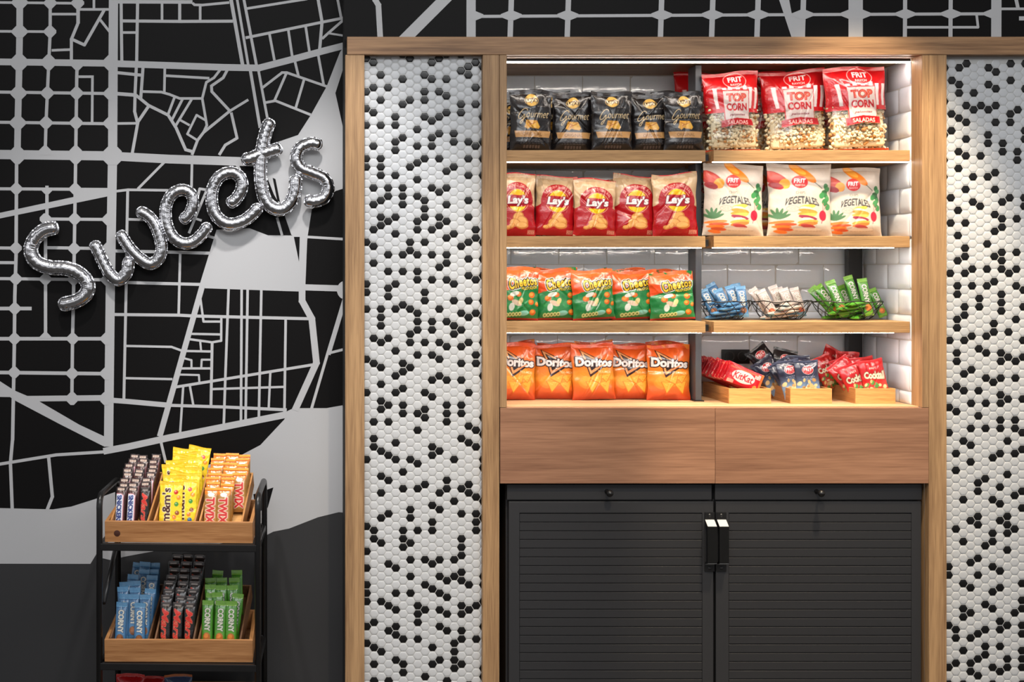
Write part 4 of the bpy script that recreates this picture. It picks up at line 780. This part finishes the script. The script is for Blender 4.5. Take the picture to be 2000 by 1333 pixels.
# popcorn bags: printed clear film with the popcorn showing inside
P_CORN = mat('popcorn', (226, 212, 176), .75, bump=.5, bscale=220)
P_CORN2 = mat('popcorn_hull', (176, 122, 60), .7, bump=.4, bscale=200)
def popcorn_fill(W, H, t, seed):
    rnd = random.Random(seed); mb = MB(); ico = [(0, .85, .53), (0, -.85, .53), (0, .85, -.53), (0, -.85, -.53), (.85, .53, 0), (-.85, .53, 0), (.85, -.53, 0), (-.85, -.53, 0), (.53, 0, .85), (.53, 0, -.85), (-.53, 0, .85), (-.53, 0, -.85)]
    fc = [(0, 8, 10), (0, 10, 5), (0, 5, 2), (0, 2, 4), (0, 4, 8), (3, 9, 11), (3, 11, 7), (3, 7, 1), (3, 1, 6), (3, 6, 9), (8, 4, 6), (8, 6, 1), (8, 1, 10), (10, 1, 7), (10, 7, 5), (5, 7, 11), (5, 11, 2), (2, 11, 9), (2, 9, 4), (4, 9, 6)]
    n = 0
    hh = H * .56; g = .0118; j = 0; z = .012
    while z < hh:
        v = z / H; x = -W / 2 + .012 + (g / 2 if j % 2 else 0)
        while x < W / 2 - .010:
            u = 2 * x / W; prof = max(0, 1 - abs(u) ** 2.2) ** .62; bt = math.sin(min(min(v / .16, 1), 1) * PI / 2); dd = t / 2 * bt * prof * .92 - .007
            for side in (-1,) if dd < .012 else (-1, 1):
                for _ in range(2):
                    c = Vector((x + rnd.uniform(-.004, .004), side * max(.001, dd - rnd.uniform(0, .005)), z + rnd.uniform(-.004, .004))); r = rnd.uniform(.0042, .0074)
                    R = Euler((rnd.uniform(0, 6), rnd.uniform(0, 6), rnd.uniform(0, 6))).to_matrix(); q = [c + R @ Vector(p) * r * rnd.uniform(.55, 1.35) for p in ico]
                    mb.add(q, fc, P_CORN2 if rnd.random() < .22 else P_CORN); n += 1
            x += g
        z += g * .87; j += 1
    mb.box(-W * .4, W * .4, -t * .22, t * .22, .012, hh - .01, P_CORN, .008)
    return mb
def popbag(xl, xr, yt, y, roll, lab, seed, grp, res=1.0, yaw=0):
    z0 = ROWZ['A']; k = kk(y); W = (xr - xl) * k; X = ((xl + xr) / 2 - VX) * k; H = PZ(yt, y) - z0; t = .072 if res == 1 else .06
    o = thing('popcorn_bag', packet('popcorn', W, H, t, seed, power=2.3, seal=.05, pinch=.04, wr=1.2, res=res, mtl=P_CLEAR), (X, y, z0 + W / 2 * abs(math.sin(math.radians(roll))) * .8 + .0005), (math.radians(-2), math.radians(roll), math.radians(yaw)), 1.0, lab, 'popcorn bag', grp)
    f = popcorn_fill(W, H, t, seed).build('popcorn', o, True); f['kind'] = 'stuff'; f['label'] = 'white and golden popcorn inside the clear film'
for i, (xl, xr, yt, r, w) in enumerate(((1376, 1486, 142, -1.5, 'left'), (1492, 1618, 139, -2.5, 'middle'), (1614, 1738, 133, -2.5, 'right'))):
    popbag(xl, xr, yt, (.15, .175, .14)[i], r, 'clear popcorn bag with red striped top, %s one of the three in front' % w, i + 3, 'popcorn bags in front', yaw=(2, -2, 3)[i])
for i, (xl, xr, yt, w) in enumerate(((1318, 1420, 142, 'behind the left popcorn bag, its red top past the upright'), (1440, 1535, 140, 'between the left and middle bags'), (1560, 1655, 136, 'between the middle and right bags'))):
    popbag(xl, xr, yt, (.315, .27, .27)[i], 0, 'red topped popcorn bag %s' % w, i + 13, 'popcorn bags behind', res=.6)
for i, (xl, xr, yt, r, w) in enumerate(((1372, 1490, 321, 1.2, 'left'), (1497, 1626, 321, .5, 'middle'), (1612, 1722, 329, -.5, 'right'))):
    put('vegetable_chips_bag', 'veg', xl, xr, yt, ROWZ['B'], (.13, .13, .15)[i], r, .056, 'cream vegetable chips bag printed with carrots, %s one of the front three' % w, 'chips bag', 'vegetable chips bags in front', seed=i + 60, mtl=P_SATIN, pinch=.05, wr=.8, seal=.05, yaw=(-2, 2, -1)[i])
for i, (xl, xr, yt, w) in enumerate(((1330, 1430, 335, 'beside the upright behind the left bag'), (1432, 1535, 333, 'behind the left and middle bags'), (1560, 1660, 335, 'behind the middle and right bags'))):
    put('vegetable_chips_bag', 'veg', xl, xr, yt, ROWZ['B'], .235 if i else .285, 0, .045, 'cream vegetable chips bag %s' % w, 'chips bag', 'vegetable chips bags behind', seed=i + 70, mtl=P_SATIN, res=.6, pinch=.04, seal=.05)
# ---------------------------------------------------------------- right side: wire baskets with bars, crates with small bags
NUMW = ['first', 'second', 'third', 'fourth', 'fifth', 'sixth', 'seventh', 'eighth', 'ninth', 'tenth', 'eleventh', 'twelfth', 'thirteenth']
_PK = {}
def pk(key, W, H, t, seed, **kw):
    q = (key, seed)
    if q not in _PK: _PK[q] = packet(key, W, H, t, seed, **kw)
    return _PK[q]
BARSPEC = {'green': (.0315, .125, .014), 'blue': (.0315, .125, .014), 'ivory': (.0315, .125, .014), 'snick': (.029, .118, .016), 'mars': (.029, .118, .016), 'twix': (.034, .118, .016), 'mms': (.072, .125, .014), 'kitkat': (.062, .115, .010),
           'navy': (.074, .115, .020), 'black': (.078, .120, .020), 'red': (.076, .118, .020)}
def item(name, key, loc, rot, lab, cat, grp, var=0, s=1.0):
    W, H, t = BARSPEC[key]; flow = key in ('green', 'blue', 'ivory', 'snick', 'mars', 'twix', 'kitkat')
    m = pk(key, W, H, t, var, power=3.4 if flow else 2.3, seal=.085 if flow else .07, pinch=.0 if flow else .04, wr=.35 if flow else .9, mtl=P_BAR if flow else P_GLOSS, res=.95)
    o = thing(name, m, loc, rot, s, lab, cat, grp); return o
def at(px, py, y): return (PX(px, y), y, PZ(py, y))

def basket(px0, px1, y, look):
    """open wire bowl on the lowest right shelf; returns its centre and half sizes"""
    z0 = ROWZ['C'] + .0015; X0, X1 = PX(px0, y), PX(px1, y); cx, rx = (X0 + X1) / 2, (X1 - X0) / 2; ry = min(rx * .8, .072); hh = .056; bx, by = rx * .62, ry * .62
    e = empty('wire_basket', (cx, y, z0)); tag(e, look, 'basket', 'black wire baskets'); w = .00135
    def ring(ax, ay, z, wob=0, n=56): return [(ax * math.cos(a), ay * math.sin(a), z + wob * math.sin(7 * a)) for a in [2 * PI * i / n for i in range(n)]]
    b = MB(); b.tube(ring(rx, ry, hh, .0022), w * 1.3, M_METAL, 6, True); b.build('rim', e, True)
    b = MB(); b.tube(ring(bx, by, w), w * 1.2, M_METAL, 6, True)
    for q in (-.5, 0, .5): b.tube([(bx * q, -by * math.sqrt(1 - q * q), w), (bx * q, by * math.sqrt(1 - q * q), w)], w, M_METAL, 5)
    b.build('base_ring', e, True)
    n = 13; b = MB()
    for k in range(n):
        for sg in (1, -1):
            pts = []
            for j in range(9):
                t = j / 8; a = 2 * PI * (k + sg * t * 1.5) / n; f = (1 - t) ** 1.0; ax = bx + (rx - bx) * (t ** .7); ay = by + (ry - by) * (t ** .7)
                pts.append((ax * math.cos(a), ay * math.sin(a), w + (hh - w) * t + .0022 * math.sin(7 * a) * t))
            b.tube(pts, w * .8, M_METAL, 4, caps=False)
    b.build('wire_mesh', e, True)
    return cx, y, z0, rx, ry
def heap(key, cx, cy, z0, rx, ry, look, grp, tops, yb, flat=8):
    """bars standing fanned out in a basket: tops = (px of the top, py of the top, lean degrees, depth)"""
    rnd = random.Random(len(key) * 3); i = 0
    for (px, py, roll, dep, nm) in tops:
        dep += .018; X, Y, Z = at(px, py + 2, dep); H = BARSPEC[key][1] * .94; R = Euler((math.radians(-10), math.radians(roll), math.radians(rnd.uniform(-8, 8)))).to_matrix(); up = R @ Vector((0, 0, 1))
        b = Vector((X, Y, Z)) - up * H
        sc = 1.0
        if b.z < z0 + .008: H2 = (Z - z0 - .008) / up.z; sc = H2 / H; b = Vector((X, Y, Z)) - up * H2
        item('cereal_bar', key, b, R.to_euler(), '%s cereal bar %s' % (look, nm), 'cereal bar', grp, i % 3, (.94, .94, .94 * max(sc, .8))); i += 1
    for q in range(flat):
        a = 2 * PI * q / flat + .5; rr = .46; b = Vector((cx + rx * .30 * math.cos(a), cy - .012 + ry * rr * .8 * math.sin(a), z0 + .010 + .0135 * (q % 4)))
        R = Euler((math.radians(90 - 6), 0, math.radians(78 + 17 * (q - flat / 2)))).to_matrix(); L = BARSPEC[key][1] * .5 * .8
        b = b - (R @ Vector((0, 0, 1))) * L
        item('cereal_bar', key, b, R.to_euler(), '%s cereal bar lying flat in the bottom of its wire basket' % look, 'cereal bar', grp + ' lying flat', q % 3, .8)
c1 = basket(1366, 1467, .20, 'black wire basket full of blue bars, beside the steel upright')
c2 = basket(1468, 1583, .20, 'black wire basket full of white bars, the middle one of three')
c3 = basket(1586, 1722, .20, 'black wire basket full of green bars, the right one of three')
heap('blue', *c1, 'blue', 'blue cereal bars in the basket', [(1378, 575, -24, .19, 'leaning furthest left in the left wire basket'), (1401, 563, -23, .175, 'second from left in the left wire basket'), (1424, 556, -14, .185, 'with a nut print, in the centre of the left basket'), (1446, 557, -4, .17, 'standing upright at the right of the left basket'), (1386, 552, -30, .225, 'behind the two leftmost in the left basket'), (1436, 552, -10, .225, 'at the back of the left wire basket')], 0)
heap('ivory', *c2, 'white', 'white cereal bars in the basket', [(1468, 562, -34, .185, 'leaning out at the left of the middle basket'), (1485, 566, -26, .17, 'second from left in the middle basket'), (1508, 556, -18, .20, 'tallest in the middle wire basket'), (1530, 564, -18, .175, 'right of the tallest one in the middle basket'), (1552, 566, -12, .19, 'at the right side of the middle basket'), (1518, 560, -16, .225, 'at the back of the middle wire basket')], 0)
heap('green', *c3, 'green', 'green cereal bars in the basket', [(1596, 556, -34, .20, 'leaning furthest left in the right wire basket'), (1620, 546, -20, .175, 'with a pale end, second from left in the right basket'), (1655, 537, -14, .195, 'tallest in the right wire basket'), (1683, 542, -8, .17, 'standing nearly upright, fourth in the right basket'), (1702, 563, -20, .20, 'low at the right edge of the right basket'), (1584, 560, -40, .225, 'hanging out over the left rim at the back'), (1640, 556, -18, .23, 'at the back of the right wire basket')], 0, 9)

def crate(px0, px1, yf, look):
    z0 = ROWZ['D']; X0, X1 = PX(px0, yf), PX(px1, yf); w = X1 - X0; L = .25; h = .0455; t = .006
    e = empty('wooden_crate', ((X0 + X1) / 2, yf, z0)); tag(e, look, 'crate', 'small pine crates on the counter')
    boxobj('front_board', -w / 2, w / 2, 0, t, .0002, h, PINE_L, .0008, e); boxobj('back_board', -w / 2, w / 2, L - t, L, .0002, h, PINE_L, .0008, e)
    boxobj('side_board', -w / 2, -w / 2 + t, t, L - t, .0002, h, PINE_Y, .0006, e); boxobj('side_board', w / 2 - t, w / 2, t, L - t, .0002, h, PINE_Y, .0006, e)
    boxobj('bottom_board', -w / 2 + t, w / 2 - t, t, L - t, .0002, .005, PINE_L, 0, e)
    return (X0 + X1) / 2, w
k1 = crate(1424, 1506, .098, 'small pine crate holding red wafer packs, left one on the counter')
k2 = crate(1544, 1625, .098, 'small pine crate holding navy nut bags, middle one on the counter')
k3 = crate(1671, 1749, .098, 'small pine crate holding red nut bags, right one on the counter')
for i in range(11):          # wafer packs standing on their long edge, tilted, one behind the other
    y = .116 + .0205 * i; roll = 25 + (i % 3 - 1) * 3; H = .115
    # the pack's long axis runs down to the right; origin sits at its lower right end
    up = Vector((-math.sin(math.radians(90 - roll)), 0, math.cos(math.radians(90 - roll)))); cz = ROWZ['D'] + .077 + (.004 if i % 2 else 0) + .0006 * i
    c = Vector((k1[0] - .014 - .0028 * i, y, cz)); b = c - up * H * .5
    item('wafer_pack', 'kitkat', b, (math.radians(-3 if i else -8), math.radians(-(90 - roll)), 0), 'red chocolate wafer pack, %s from the front in the left crate' % NUMW[i], 'chocolate pack', 'red wafer packs in the crate', i % 3, .93)
def nutbag(key, px, pyt, y, roll, lab, var, lean=-7, yaw=0, s=1.0):
    y += .018; X, Y, Z = at(px, pyt, y); H = BARSPEC[key][1] * s; R = Euler((math.radians(lean), math.radians(roll), math.radians(yaw))).to_matrix(); b = Vector((X, Y, Z)) - (R @ Vector((0, 0, 1))) * H; z0 = ROWZ['D'] + .008; sz = s
    if b.z < z0: k = (Z - z0) / (Z - b.z); b = Vector((X, Y, Z)) - (R @ Vector((0, 0, 1))) * H * k; sz = s * k
    item('nut_bag', key, b, R.to_euler(), lab, 'nut bag', 'navy nut bags in the middle crate' if key != 'red' else 'red nut bags in the right crate', var, (s, s, sz))
nutbag('navy', 1573, 704, .125, -3, 'navy nut bag in the very front of the middle crate, right', 0)
nutbag('navy', 1535, 704, .137, -14, 'navy nut bag in front at the left of the middle crate', 1)
nutbag('navy', 1518, 706, .178, -30, 'navy nut bag leaning left behind the front pair in the crate', 2)
nutbag('navy', 1558, 694, .19, -4, 'navy nut bag in the second layer of the middle crate', 1)
nutbag('navy', 1484, 703, .225, -36, 'navy nut bag leaning far left over the wafer packs', 0)
nutbag('black', 1472, 680, .26, -38, 'black nut bag tilted with its corner up, back left of crate', 0, s=.9)
nutbag('black', 1535, 682, .245, 9, 'black nut bag with shiny crimp, at the back of the crate', 1)
nutbag('black', 1515, 690, .285, -8, 'black nut bag furthest back in the middle crate', 2)
nutbag('red', 1698, 703, .125, -10, 'red nut bag in the very front of the right crate', 0)
nutbag('red', 1656, 712, .14, -24, 'red nut bag second in front, left in the right crate', 1)
nutbag('red', 1632, 706, .172, -37, 'red nut bag leaning furthest left in the right crate', 2)
nutbag('red', 1680, 698, .185, -12, 'red nut bag behind the front one in the right crate', 1)
nutbag('red', 1640, 699, .21, -22, 'red nut bag in the middle of the right crate pile', 0)
nutbag('red', 1655, 687, .25, 4, 'red nut bag with flat top at the back of the crate', 2)
nutbag('red', 1635, 682, .285, 24, 'red nut bag furthest back, its corner pointing up', 0)
nutbag('red', 1598, 697, .24, -30, 'red nut bag showing between the two crates at the back', 1, s=.9)

# ---------------------------------------------------------------- display rack on the left
RX, RY, RROT = -.29, -.25, math.radians(-2.6)
rk = empty('display_rack', (RX, RY, 0), (0, 0, RROT)); tag(rk, 'black tubular metal rack with tilted wooden trays in front of the mural', 'rack')
RW, RD, ZTUB = .218, .30, .733
RM = Matrix.Translation((RX, RY, 0)) @ Matrix.Rotation(RROT, 4, 'Z')
def arc(c, r, a0, a1, x, n=7): return [(x, c[0] + r * math.cos(a0 + (a1 - a0) * i / n), c[1] + r * math.sin(a0 + (a1 - a0) * i / n)) for i in range(n + 1)]
for sx in (-1, 1):
    x = sx * RW; r = .035; pts = [(x, 0, .012)] + arc((r, ZTUB - r), r, PI, PI / 2, x) + arc((RD - r, ZTUB - r), r, PI / 2, 0, x) + [(x, RD, .012)]
    b = MB(); b.tube(pts, .0085, M_METAL, 14); b.build('side_frame', rk, True)
    for y in (0, RD):
        b = MB(); b.lathe([(0, 0), (.011, 0), (.011, .012), (.0085, .014)], mat('rubber', (14, 14, 14), .8), Matrix.Translation((x, y, 0)), 14); b.build('foot', rk, True)
for zc in (.582, .254, -1):
    if zc < 0: zc = .055
    for y in (0, RD): boxobj('cross_bar', -RW, RW, y - .0075, y + .0075, zc, zc + .020, M_METAL, .002, rk)
    for sx in (-1, 1): boxobj('side_bar', sx * RW - .005, sx * RW + .005, 0, RD, zc, zc + .018, M_METAL, .002, rk)
for sx in (-1,):
    b = MB(); b.tube([(sx * RW + .006, RD - .02, .575), (sx * RW + .006, .03, .43)], .007, M_METAL, 8); b.build('brace', rk, True)
def tray(zf, hf, lab, rot=0.0, tilt=4.0):
    e = empty('wooden_tray', RM @ Vector((0, .006, zf)), (math.radians(tilt), 0, RROT + rot)); tag(e, lab, 'tray', 'wooden trays on the rack'); w, L, t = .204, .262, .010
    boxobj('front_board', -w, w, 0, t, 0, hf, PINE, .001, e); boxobj('back_board', -w, w, L - t, L, 0, hf, PINE, .001, e)
    for s in (-1, 1): boxobj('side_board', min(s * w, s * (w - t)), max(s * w, s * (w - t)), t, L - t, 0, hf, PINE_Y, .001, e)
    boxobj('bottom_board', -w + t, w - t, t, L - t, 0, .006, PINE, 0, e)
    if hf < .062 and zf > .5:
        k = MB(); k.lathe([(0, .0008), (.006, .0006), (.009, 0)], mat('pine_knot', (70, 34, 20), .6), Matrix.Translation((-w + .034, 0, hf * .42)) @ Euler((PI / 2, 0, 0)).to_matrix().to_4x4()); k.build('wood_knot', e, True)
    return e
t1 = tray(.6035, .0585, 'wooden tray with a dark knot, the top tray of the rack')
t2 = tray(.2755, .062, 'wooden tray without knot, second tray down on the rack', math.radians(1.6))
t3 = tray(.076, .05, 'lowest wooden tray of the rack, below the picture edge')
def rbin(xc, zf, w, lab, tilt=27, yaw=-4.2, y0=.034, L=.235, m=PINE_L, ms=PINE_Y):
    """narrow inner box leaning up towards the back of a tray"""
    o = RM @ Vector((xc, y0, zf)); e = empty('leaning_box', o, (math.radians(tilt), 0, RROT + math.radians(yaw))); tag(e, lab, 'box', 'narrow leaning boxes in the rack trays'); t = .005; h = .046
    boxobj('front_board', -w / 2, w / 2, 0, t, 0, h * .5, m, .0006, e); boxobj('back_board', -w / 2, w / 2, L - t, L, 0, h, m, .0006, e)
    for s in (-1, 1): boxobj('side_board', min(s * w / 2, s * (w / 2 - t)), max(s * w / 2, s * (w / 2 - t)), t, L - t, 0, h, ms, .0006, e)
    boxobj('bottom_board', -w / 2 + t, w / 2 - t, t, L - t, 0, .004, m, 0, e)
    return Matrix.Translation(o) @ Euler((math.radians(tilt), 0, RROT + math.radians(yaw))).to_matrix().to_4x4(), Euler((0, 0, RROT + math.radians(yaw)))
def stack(name, cols, rows, frame, yaw, key_of, lab_of, cat, grp, step, lean, rnd, z0=.012, y0=.02, rollj=2.5, s=1.0, stag=0.0):
    q = 0
    for r in range(rows):
        for c, xc in enumerate(cols):
            key = key_of(r, c)
            if key is None: continue
            p = frame @ Vector((xc + rnd.uniform(-.0015, .0015), y0 + step * r + stag * (c % 2), z0 + (rnd.uniform(-.003, .003) if r else 0)))
            R = Euler((math.radians(-lean + rnd.uniform(-2, 2)), math.radians(rnd.uniform(-rollj, rollj) * (1 if r else .4)), yaw.z + math.radians(rnd.uniform(-3, 3) if r else 0)))
            item(name, key, p, R, lab_of(r, c), cat, grp, q % 3, s); q += 1
rowword = lambda r, n: 'in the front row' if r == 0 else ('in the very back row' if r == n - 1 else 'in the %s row back' % NUMW[r])
c3w = ('left', 'middle', 'right'); rnd = random.Random(21)
f, yw = rbin(-.137, .618, .108, 'narrow leaning box of dark chocolate bars, left in the top tray')
stack('chocolate_bar', (-.033, -.002, .034), 8, f, yw, lambda r, c: 'mars' if c == 2 and r == 0 else 'snick', lambda r, c: '%s chocolate bar, %s column, %s of the top tray' % ('brown' if not (c == 2 and r == 0) else 'black with orange writing', c3w[c], rowword(r, 8)), 'chocolate bar', 'brown chocolate bars in the top tray', .0225, 10, rnd, s=.93)
f, yw = rbin(-.012, .618, .118, 'narrow leaning box of yellow candy packs, middle of the top tray')
def lab_y(r, c): return 'bright yellow candy pack, %s, %s of the top tray' % (('left', 'right')[c], rowword(r, 7))
stack('candy_pack', (-.018, .020), 7, f, yw, lambda r, c: 'mms', lab_y, 'candy pack', 'yellow candy packs in the top tray', .027, 12, rnd, z0=.012, y0=.022, rollj=8, s=(.92, 1, 1), stag=.0135)
f, yw = rbin(.116, .618, .122, 'narrow leaning box of golden biscuit bars, right in the top tray')
stack('biscuit_bar', (-.035, .003, .037), 8, f, yw, lambda r, c: 'twix' if (c < 2 or r > 2) else None, lambda r, c: 'golden biscuit bar, %s column, %s of the top tray' % (c3w[c], rowword(r, 8)), 'chocolate bar', 'golden biscuit bars in the top tray', .0235, 10, rnd, s=(1.12, 1, .93))
# second tray
BR = wood('dark_crate', (84, 56, 36), (128, 90, 58), 'y', 1.5, seed=2)
f, yw = rbin(-.137, .292, .112, 'narrow leaning box of blue cereal bars, left in the second tray', m=BR, ms=BR)
stack('cereal_bar', (-.036, .020), 1, f, yw, lambda r, c: 'blue', lambda r, c: 'blue cereal bar, %s in the front row of the rack\'s second tray' % ('left', 'right')[c], 'cereal bar', 'blue cereal bars on the rack', .03, 8, rnd, z0=.0, y0=.016)
stack('cereal_bar', (-.031, .0, .031), 6, f, yw, lambda r, c: 'blue' if (r + c) % 5 != 4 else None, lambda r, c: 'blue cereal bar, %s column, %s behind the front pair' % (c3w[c], ('nearest row', 'second row', 'third row', 'fourth row', 'fifth row', 'last row')[r]), 'cereal bar', 'blue cereal bars on the rack', .028, 10, rnd, z0=.010, y0=.038, rollj=6)
f, yw = rbin(-.012, .292, .112, 'narrow leaning box of black chocolate bars, middle of the second tray', tilt=34, m=BR, ms=BR)
stack('chocolate_bar', (-.034, .0, .034), 8, f, yw, lambda r, c: 'mars', lambda r, c: 'black chocolate bar with red script, %s column, %s' % (c3w[c], rowword(r, 8)), 'chocolate bar', 'black chocolate bars on the rack', .026, 8, rnd, z0=.006, s=(1.1, 1, 1))
f, yw = rbin(.112, .292, .120, 'narrow leaning box of green cereal bars, right in the second tray', m=BR, ms=BR)
stack('cereal_bar', (-.040, -.006, .028), 5, f, yw, lambda r, c: 'green' if (r, c) != (4, 1) else None, lambda r, c: 'green cereal bar, %s column, %s of the rack\'s second tray' % (c3w[c], rowword(r, 5)), 'cereal bar', 'green cereal bars on the rack', .033, 9, rnd, z0=.006, rollj=6)
# packs in the lowest tray, only their tops in the picture
for key, px0, px1, py, y, lab, roll in (('box_red', 224, 280, 1317, -.14, 'dark red snack bag in the lowest tray, cut by the picture edge', 2), ('box_blue', 322, 377, 1318, -.13, 'blue snack bag in the lowest tray, right of the red one', -1), ('box_red', 268, 322, 1322, -.09, 'small red pack between the red and blue snack bags', 0)):
    W = (px1 - px0) * kk(y); zt = PZ(py, y); zb = .085
    thing('snack_bag', packet(key, W, zt - zb, .03, 5), (PX((px0 + px1) / 2, y), y, zb), (0, math.radians(roll), 0), 1, lab, 'snack bag', 'snack bags in the lowest tray')

# ---------------------------------------------------------------- foil balloon lettering
YB = .098
def bp(x, y): return (20 + x / 3.0303, 210 + y / 3.0303)
LET = [
 ('S', 12.6, [[(283, 712), (215, 722), (160, 760), (125, 820), (130, 880), (170, 925), (240, 948), (320, 952), (390, 972), (440, 1012), (462, 1062), (442, 1112), (390, 1146), (330, 1162), (290, 1172)]]),
 ('w', 10.6, [[(492, 795), (520, 850), (555, 925), (590, 985), (640, 1022), (686, 985), (700, 930), (690, 890)], [(645, 735), (672, 780), (712, 838), (770, 895), (830, 926), (878, 895), (896, 835), (884, 765), (855, 690), (812, 640), (752, 608)]]),
 ('e', 10.4, [[(1012, 676), (1058, 632), (1082, 570), (1070, 512), (1015, 488), (955, 518), (922, 590), (925, 680), (955, 755), (1010, 800), (1072, 800), (1130, 755), (1178, 690)]]),
 ('e', 10.8, [[(1288, 575), (1338, 540), (1372, 470), (1355, 408), (1300, 385), (1235, 415), (1196, 490), (1198, 590), (1232, 655), (1295, 690), (1372, 675), (1435, 630), (1478, 578)]]),
 ('t', 11.4, [[(1545, 72), (1520, 125), (1495, 220), (1482, 330), (1484, 440), (1506, 540), (1555, 595), (1612, 602), (1660, 560), (1686, 490), (1690, 400)], [(1372, 312), (1420, 302), (1490, 275), (1550, 255), (1606, 238)]]),
 ('s', 10.8, [[(1842, 225), (1780, 212), (1715, 240), (1692, 300), (1720, 358), (1790, 388), (1856, 420), (1882, 478), (1858, 535), (1800, 556), (1742, 548)]]),
]
def catmull(P, step):
    P = [Vector((*p, 0)) for p in P]; P = [P[0] * 2 - P[1]] + P + [P[-1] * 2 - P[-2]]; out = []
    for i in range(1, len(P) - 2):
        n = max(2, int((P[i + 1] - P[i]).length / step))
        for j in range(n):
            t = j / n; out.append(.5 * ((2 * P[i]) + (-P[i - 1] + P[i + 1]) * t + (2 * P[i - 1] - 5 * P[i] + 4 * P[i + 1] - P[i + 2]) * t * t + (-P[i - 1] + 3 * P[i] - 3 * P[i + 1] + P[i + 2]) * t ** 3))
    out.append(P[-2]); return out
bal = empty('foil_balloon', (PX(350, YB), YB, PZ(420, YB))); tag(bal, 'silver foil balloon lettering spelling Sweets, hung across the map mural', 'balloon'); bal['kind'] = 'thing'
OB = Vector(bal.location); KB = kk(YB)
for li, (ch, rp, strokes) in enumerate(LET):
    lt = MB(); fr = MB(); rs = np.random.RandomState(li + 3)
    for st in strokes:
        P = catmull([bp(*q) for q in st], 1.1); n = len(P); R = rp; L = [0]
        for i in range(1, n): L.append(L[-1] + (P[i] - P[i - 1]).length)
        nr = 34; V = []; edge = []; ph = rs.uniform(0, 6, 8)
        for i, p in enumerate(P):
            t = (P[min(i + 1, n - 1)] - P[max(i - 1, 0)]).normalized(); nn = Vector((-t.y, t.x, 0))
            e = min(L[i], L[-1] - L[i]); cap = 1.0 if e > R * .85 else math.sqrt(max(0.0, 1 - (1 - e / (R * .85)) ** 2)) * .96 + .04
            # bend sense: the inner side of a curve gathers into creases
            t2 = (P[min(i + 6, n - 1)] - P[i]); t1 = (P[i] - P[max(i - 6, 0)]); bend = (t1.x * t2.y - t1.y * t2.x) / max(1e-6, t1.length * t2.length) if t1.length * t2.length > 0 else 0
            for k in range(nr):
                a = 2 * PI * k / nr; ca, sa = math.cos(a), math.sin(a); inner = max(0, ca * (1 if bend > 0 else -1)) * min(1, abs(bend) * 5)
                w = 1 + inner * .05 * math.sin(L[i] * 1.15 + ph[0] + 2 * math.sin(a * 2) + 1.5 * math.sin(L[i] * .23)) + .012 * math.sin(L[i] * .55 + ph[1] + 3 * math.sin(a + ph[2])) + .010 * max(0, math.sin(L[i] * .31 + ph[6])) * math.sin(L[i] * 1.7 + ph[3] + 4 * a) + .03 * abs(ca) ** 6 * math.sin(L[i] * 1.3 + ph[5]) + (.05 * math.sin(a * 5 + ph[4]) * (1 - cap))
                q = p + nn * (ca * R * cap * w); V.append(((q.x - 350) * KB, -sa * R * .92 * cap * w * KB - .002, -(q.y - 420) * KB))
            edge.append((p, nn, cap, L[i]))
        F = [(i * nr + k, i * nr + (k + 1) % nr, (i + 1) * nr + (k + 1) % nr, (i + 1) * nr + k) for i in range(n - 1) for k in range(nr)] + [tuple(range(nr - 1, -1, -1)), tuple((n - 1) * nr + k for k in range(nr))]
        lt.add(V, F, M_FOIL)
        # welded seam with scalloped frill all round
        loop = [(p, nn, c, l, t) for (p, nn, c, l), t in zip(edge, [(P[min(i + 1, n - 1)] - P[max(i - 1, 0)]).normalized() for i in range(n)])]
        out = [p + nn * R * .96 * c for p, nn, c, l, t in loop] + [p - nn * R * .96 * c for p, nn, c, l, t in reversed(loop)]
        m = len(out); W = [[], [], []]; s = 0; fw = R * .22
        for i in range(m):
            d = (out[(i + 1) % m] - out[i - 1]); dl = (out[i] - out[i - 1]).length; s += dl; d = d.normalized() if d.length > 1e-6 else Vector((1, 0, 0)); nn = Vector((d.y, -d.x, 0))
            c = loop[i if i < n else m - 1 - i][0]
            if (out[i] - c).dot(nn) < 0: nn = -nn
            sc = .62 + .38 * abs(math.sin(s / 5.2)) ** .5; zz = .0022 * math.sin(s / 2.6 + ph[5]) + .0012 * math.sin(s / 1.1)
            for j, (ww, yy) in enumerate(((-.12, 0), (.5 * sc, zz * .5), (sc, zz))): q = out[i] + nn * fw * ww; W[j].append(((q.x - 350) * KB, yy - .001, -(q.y - 420) * KB))
        VV = W[0] + W[1] + W[2] + [(x, y + .0007, z) for x, y, z in W[2]] + [(x, y + .0007, z) for x, y, z in W[0]]
        FF = [(j * m + i, j * m + (i + 1) % m, (j + 1) * m + (i + 1) % m, (j + 1) * m + i) for j in range(4) for i in range(m)]
        fr.add(VV, FF, M_FOIL)
    lo = lt.build('balloon_letter', bal, True); fr.build('seam_frill', lo, True)
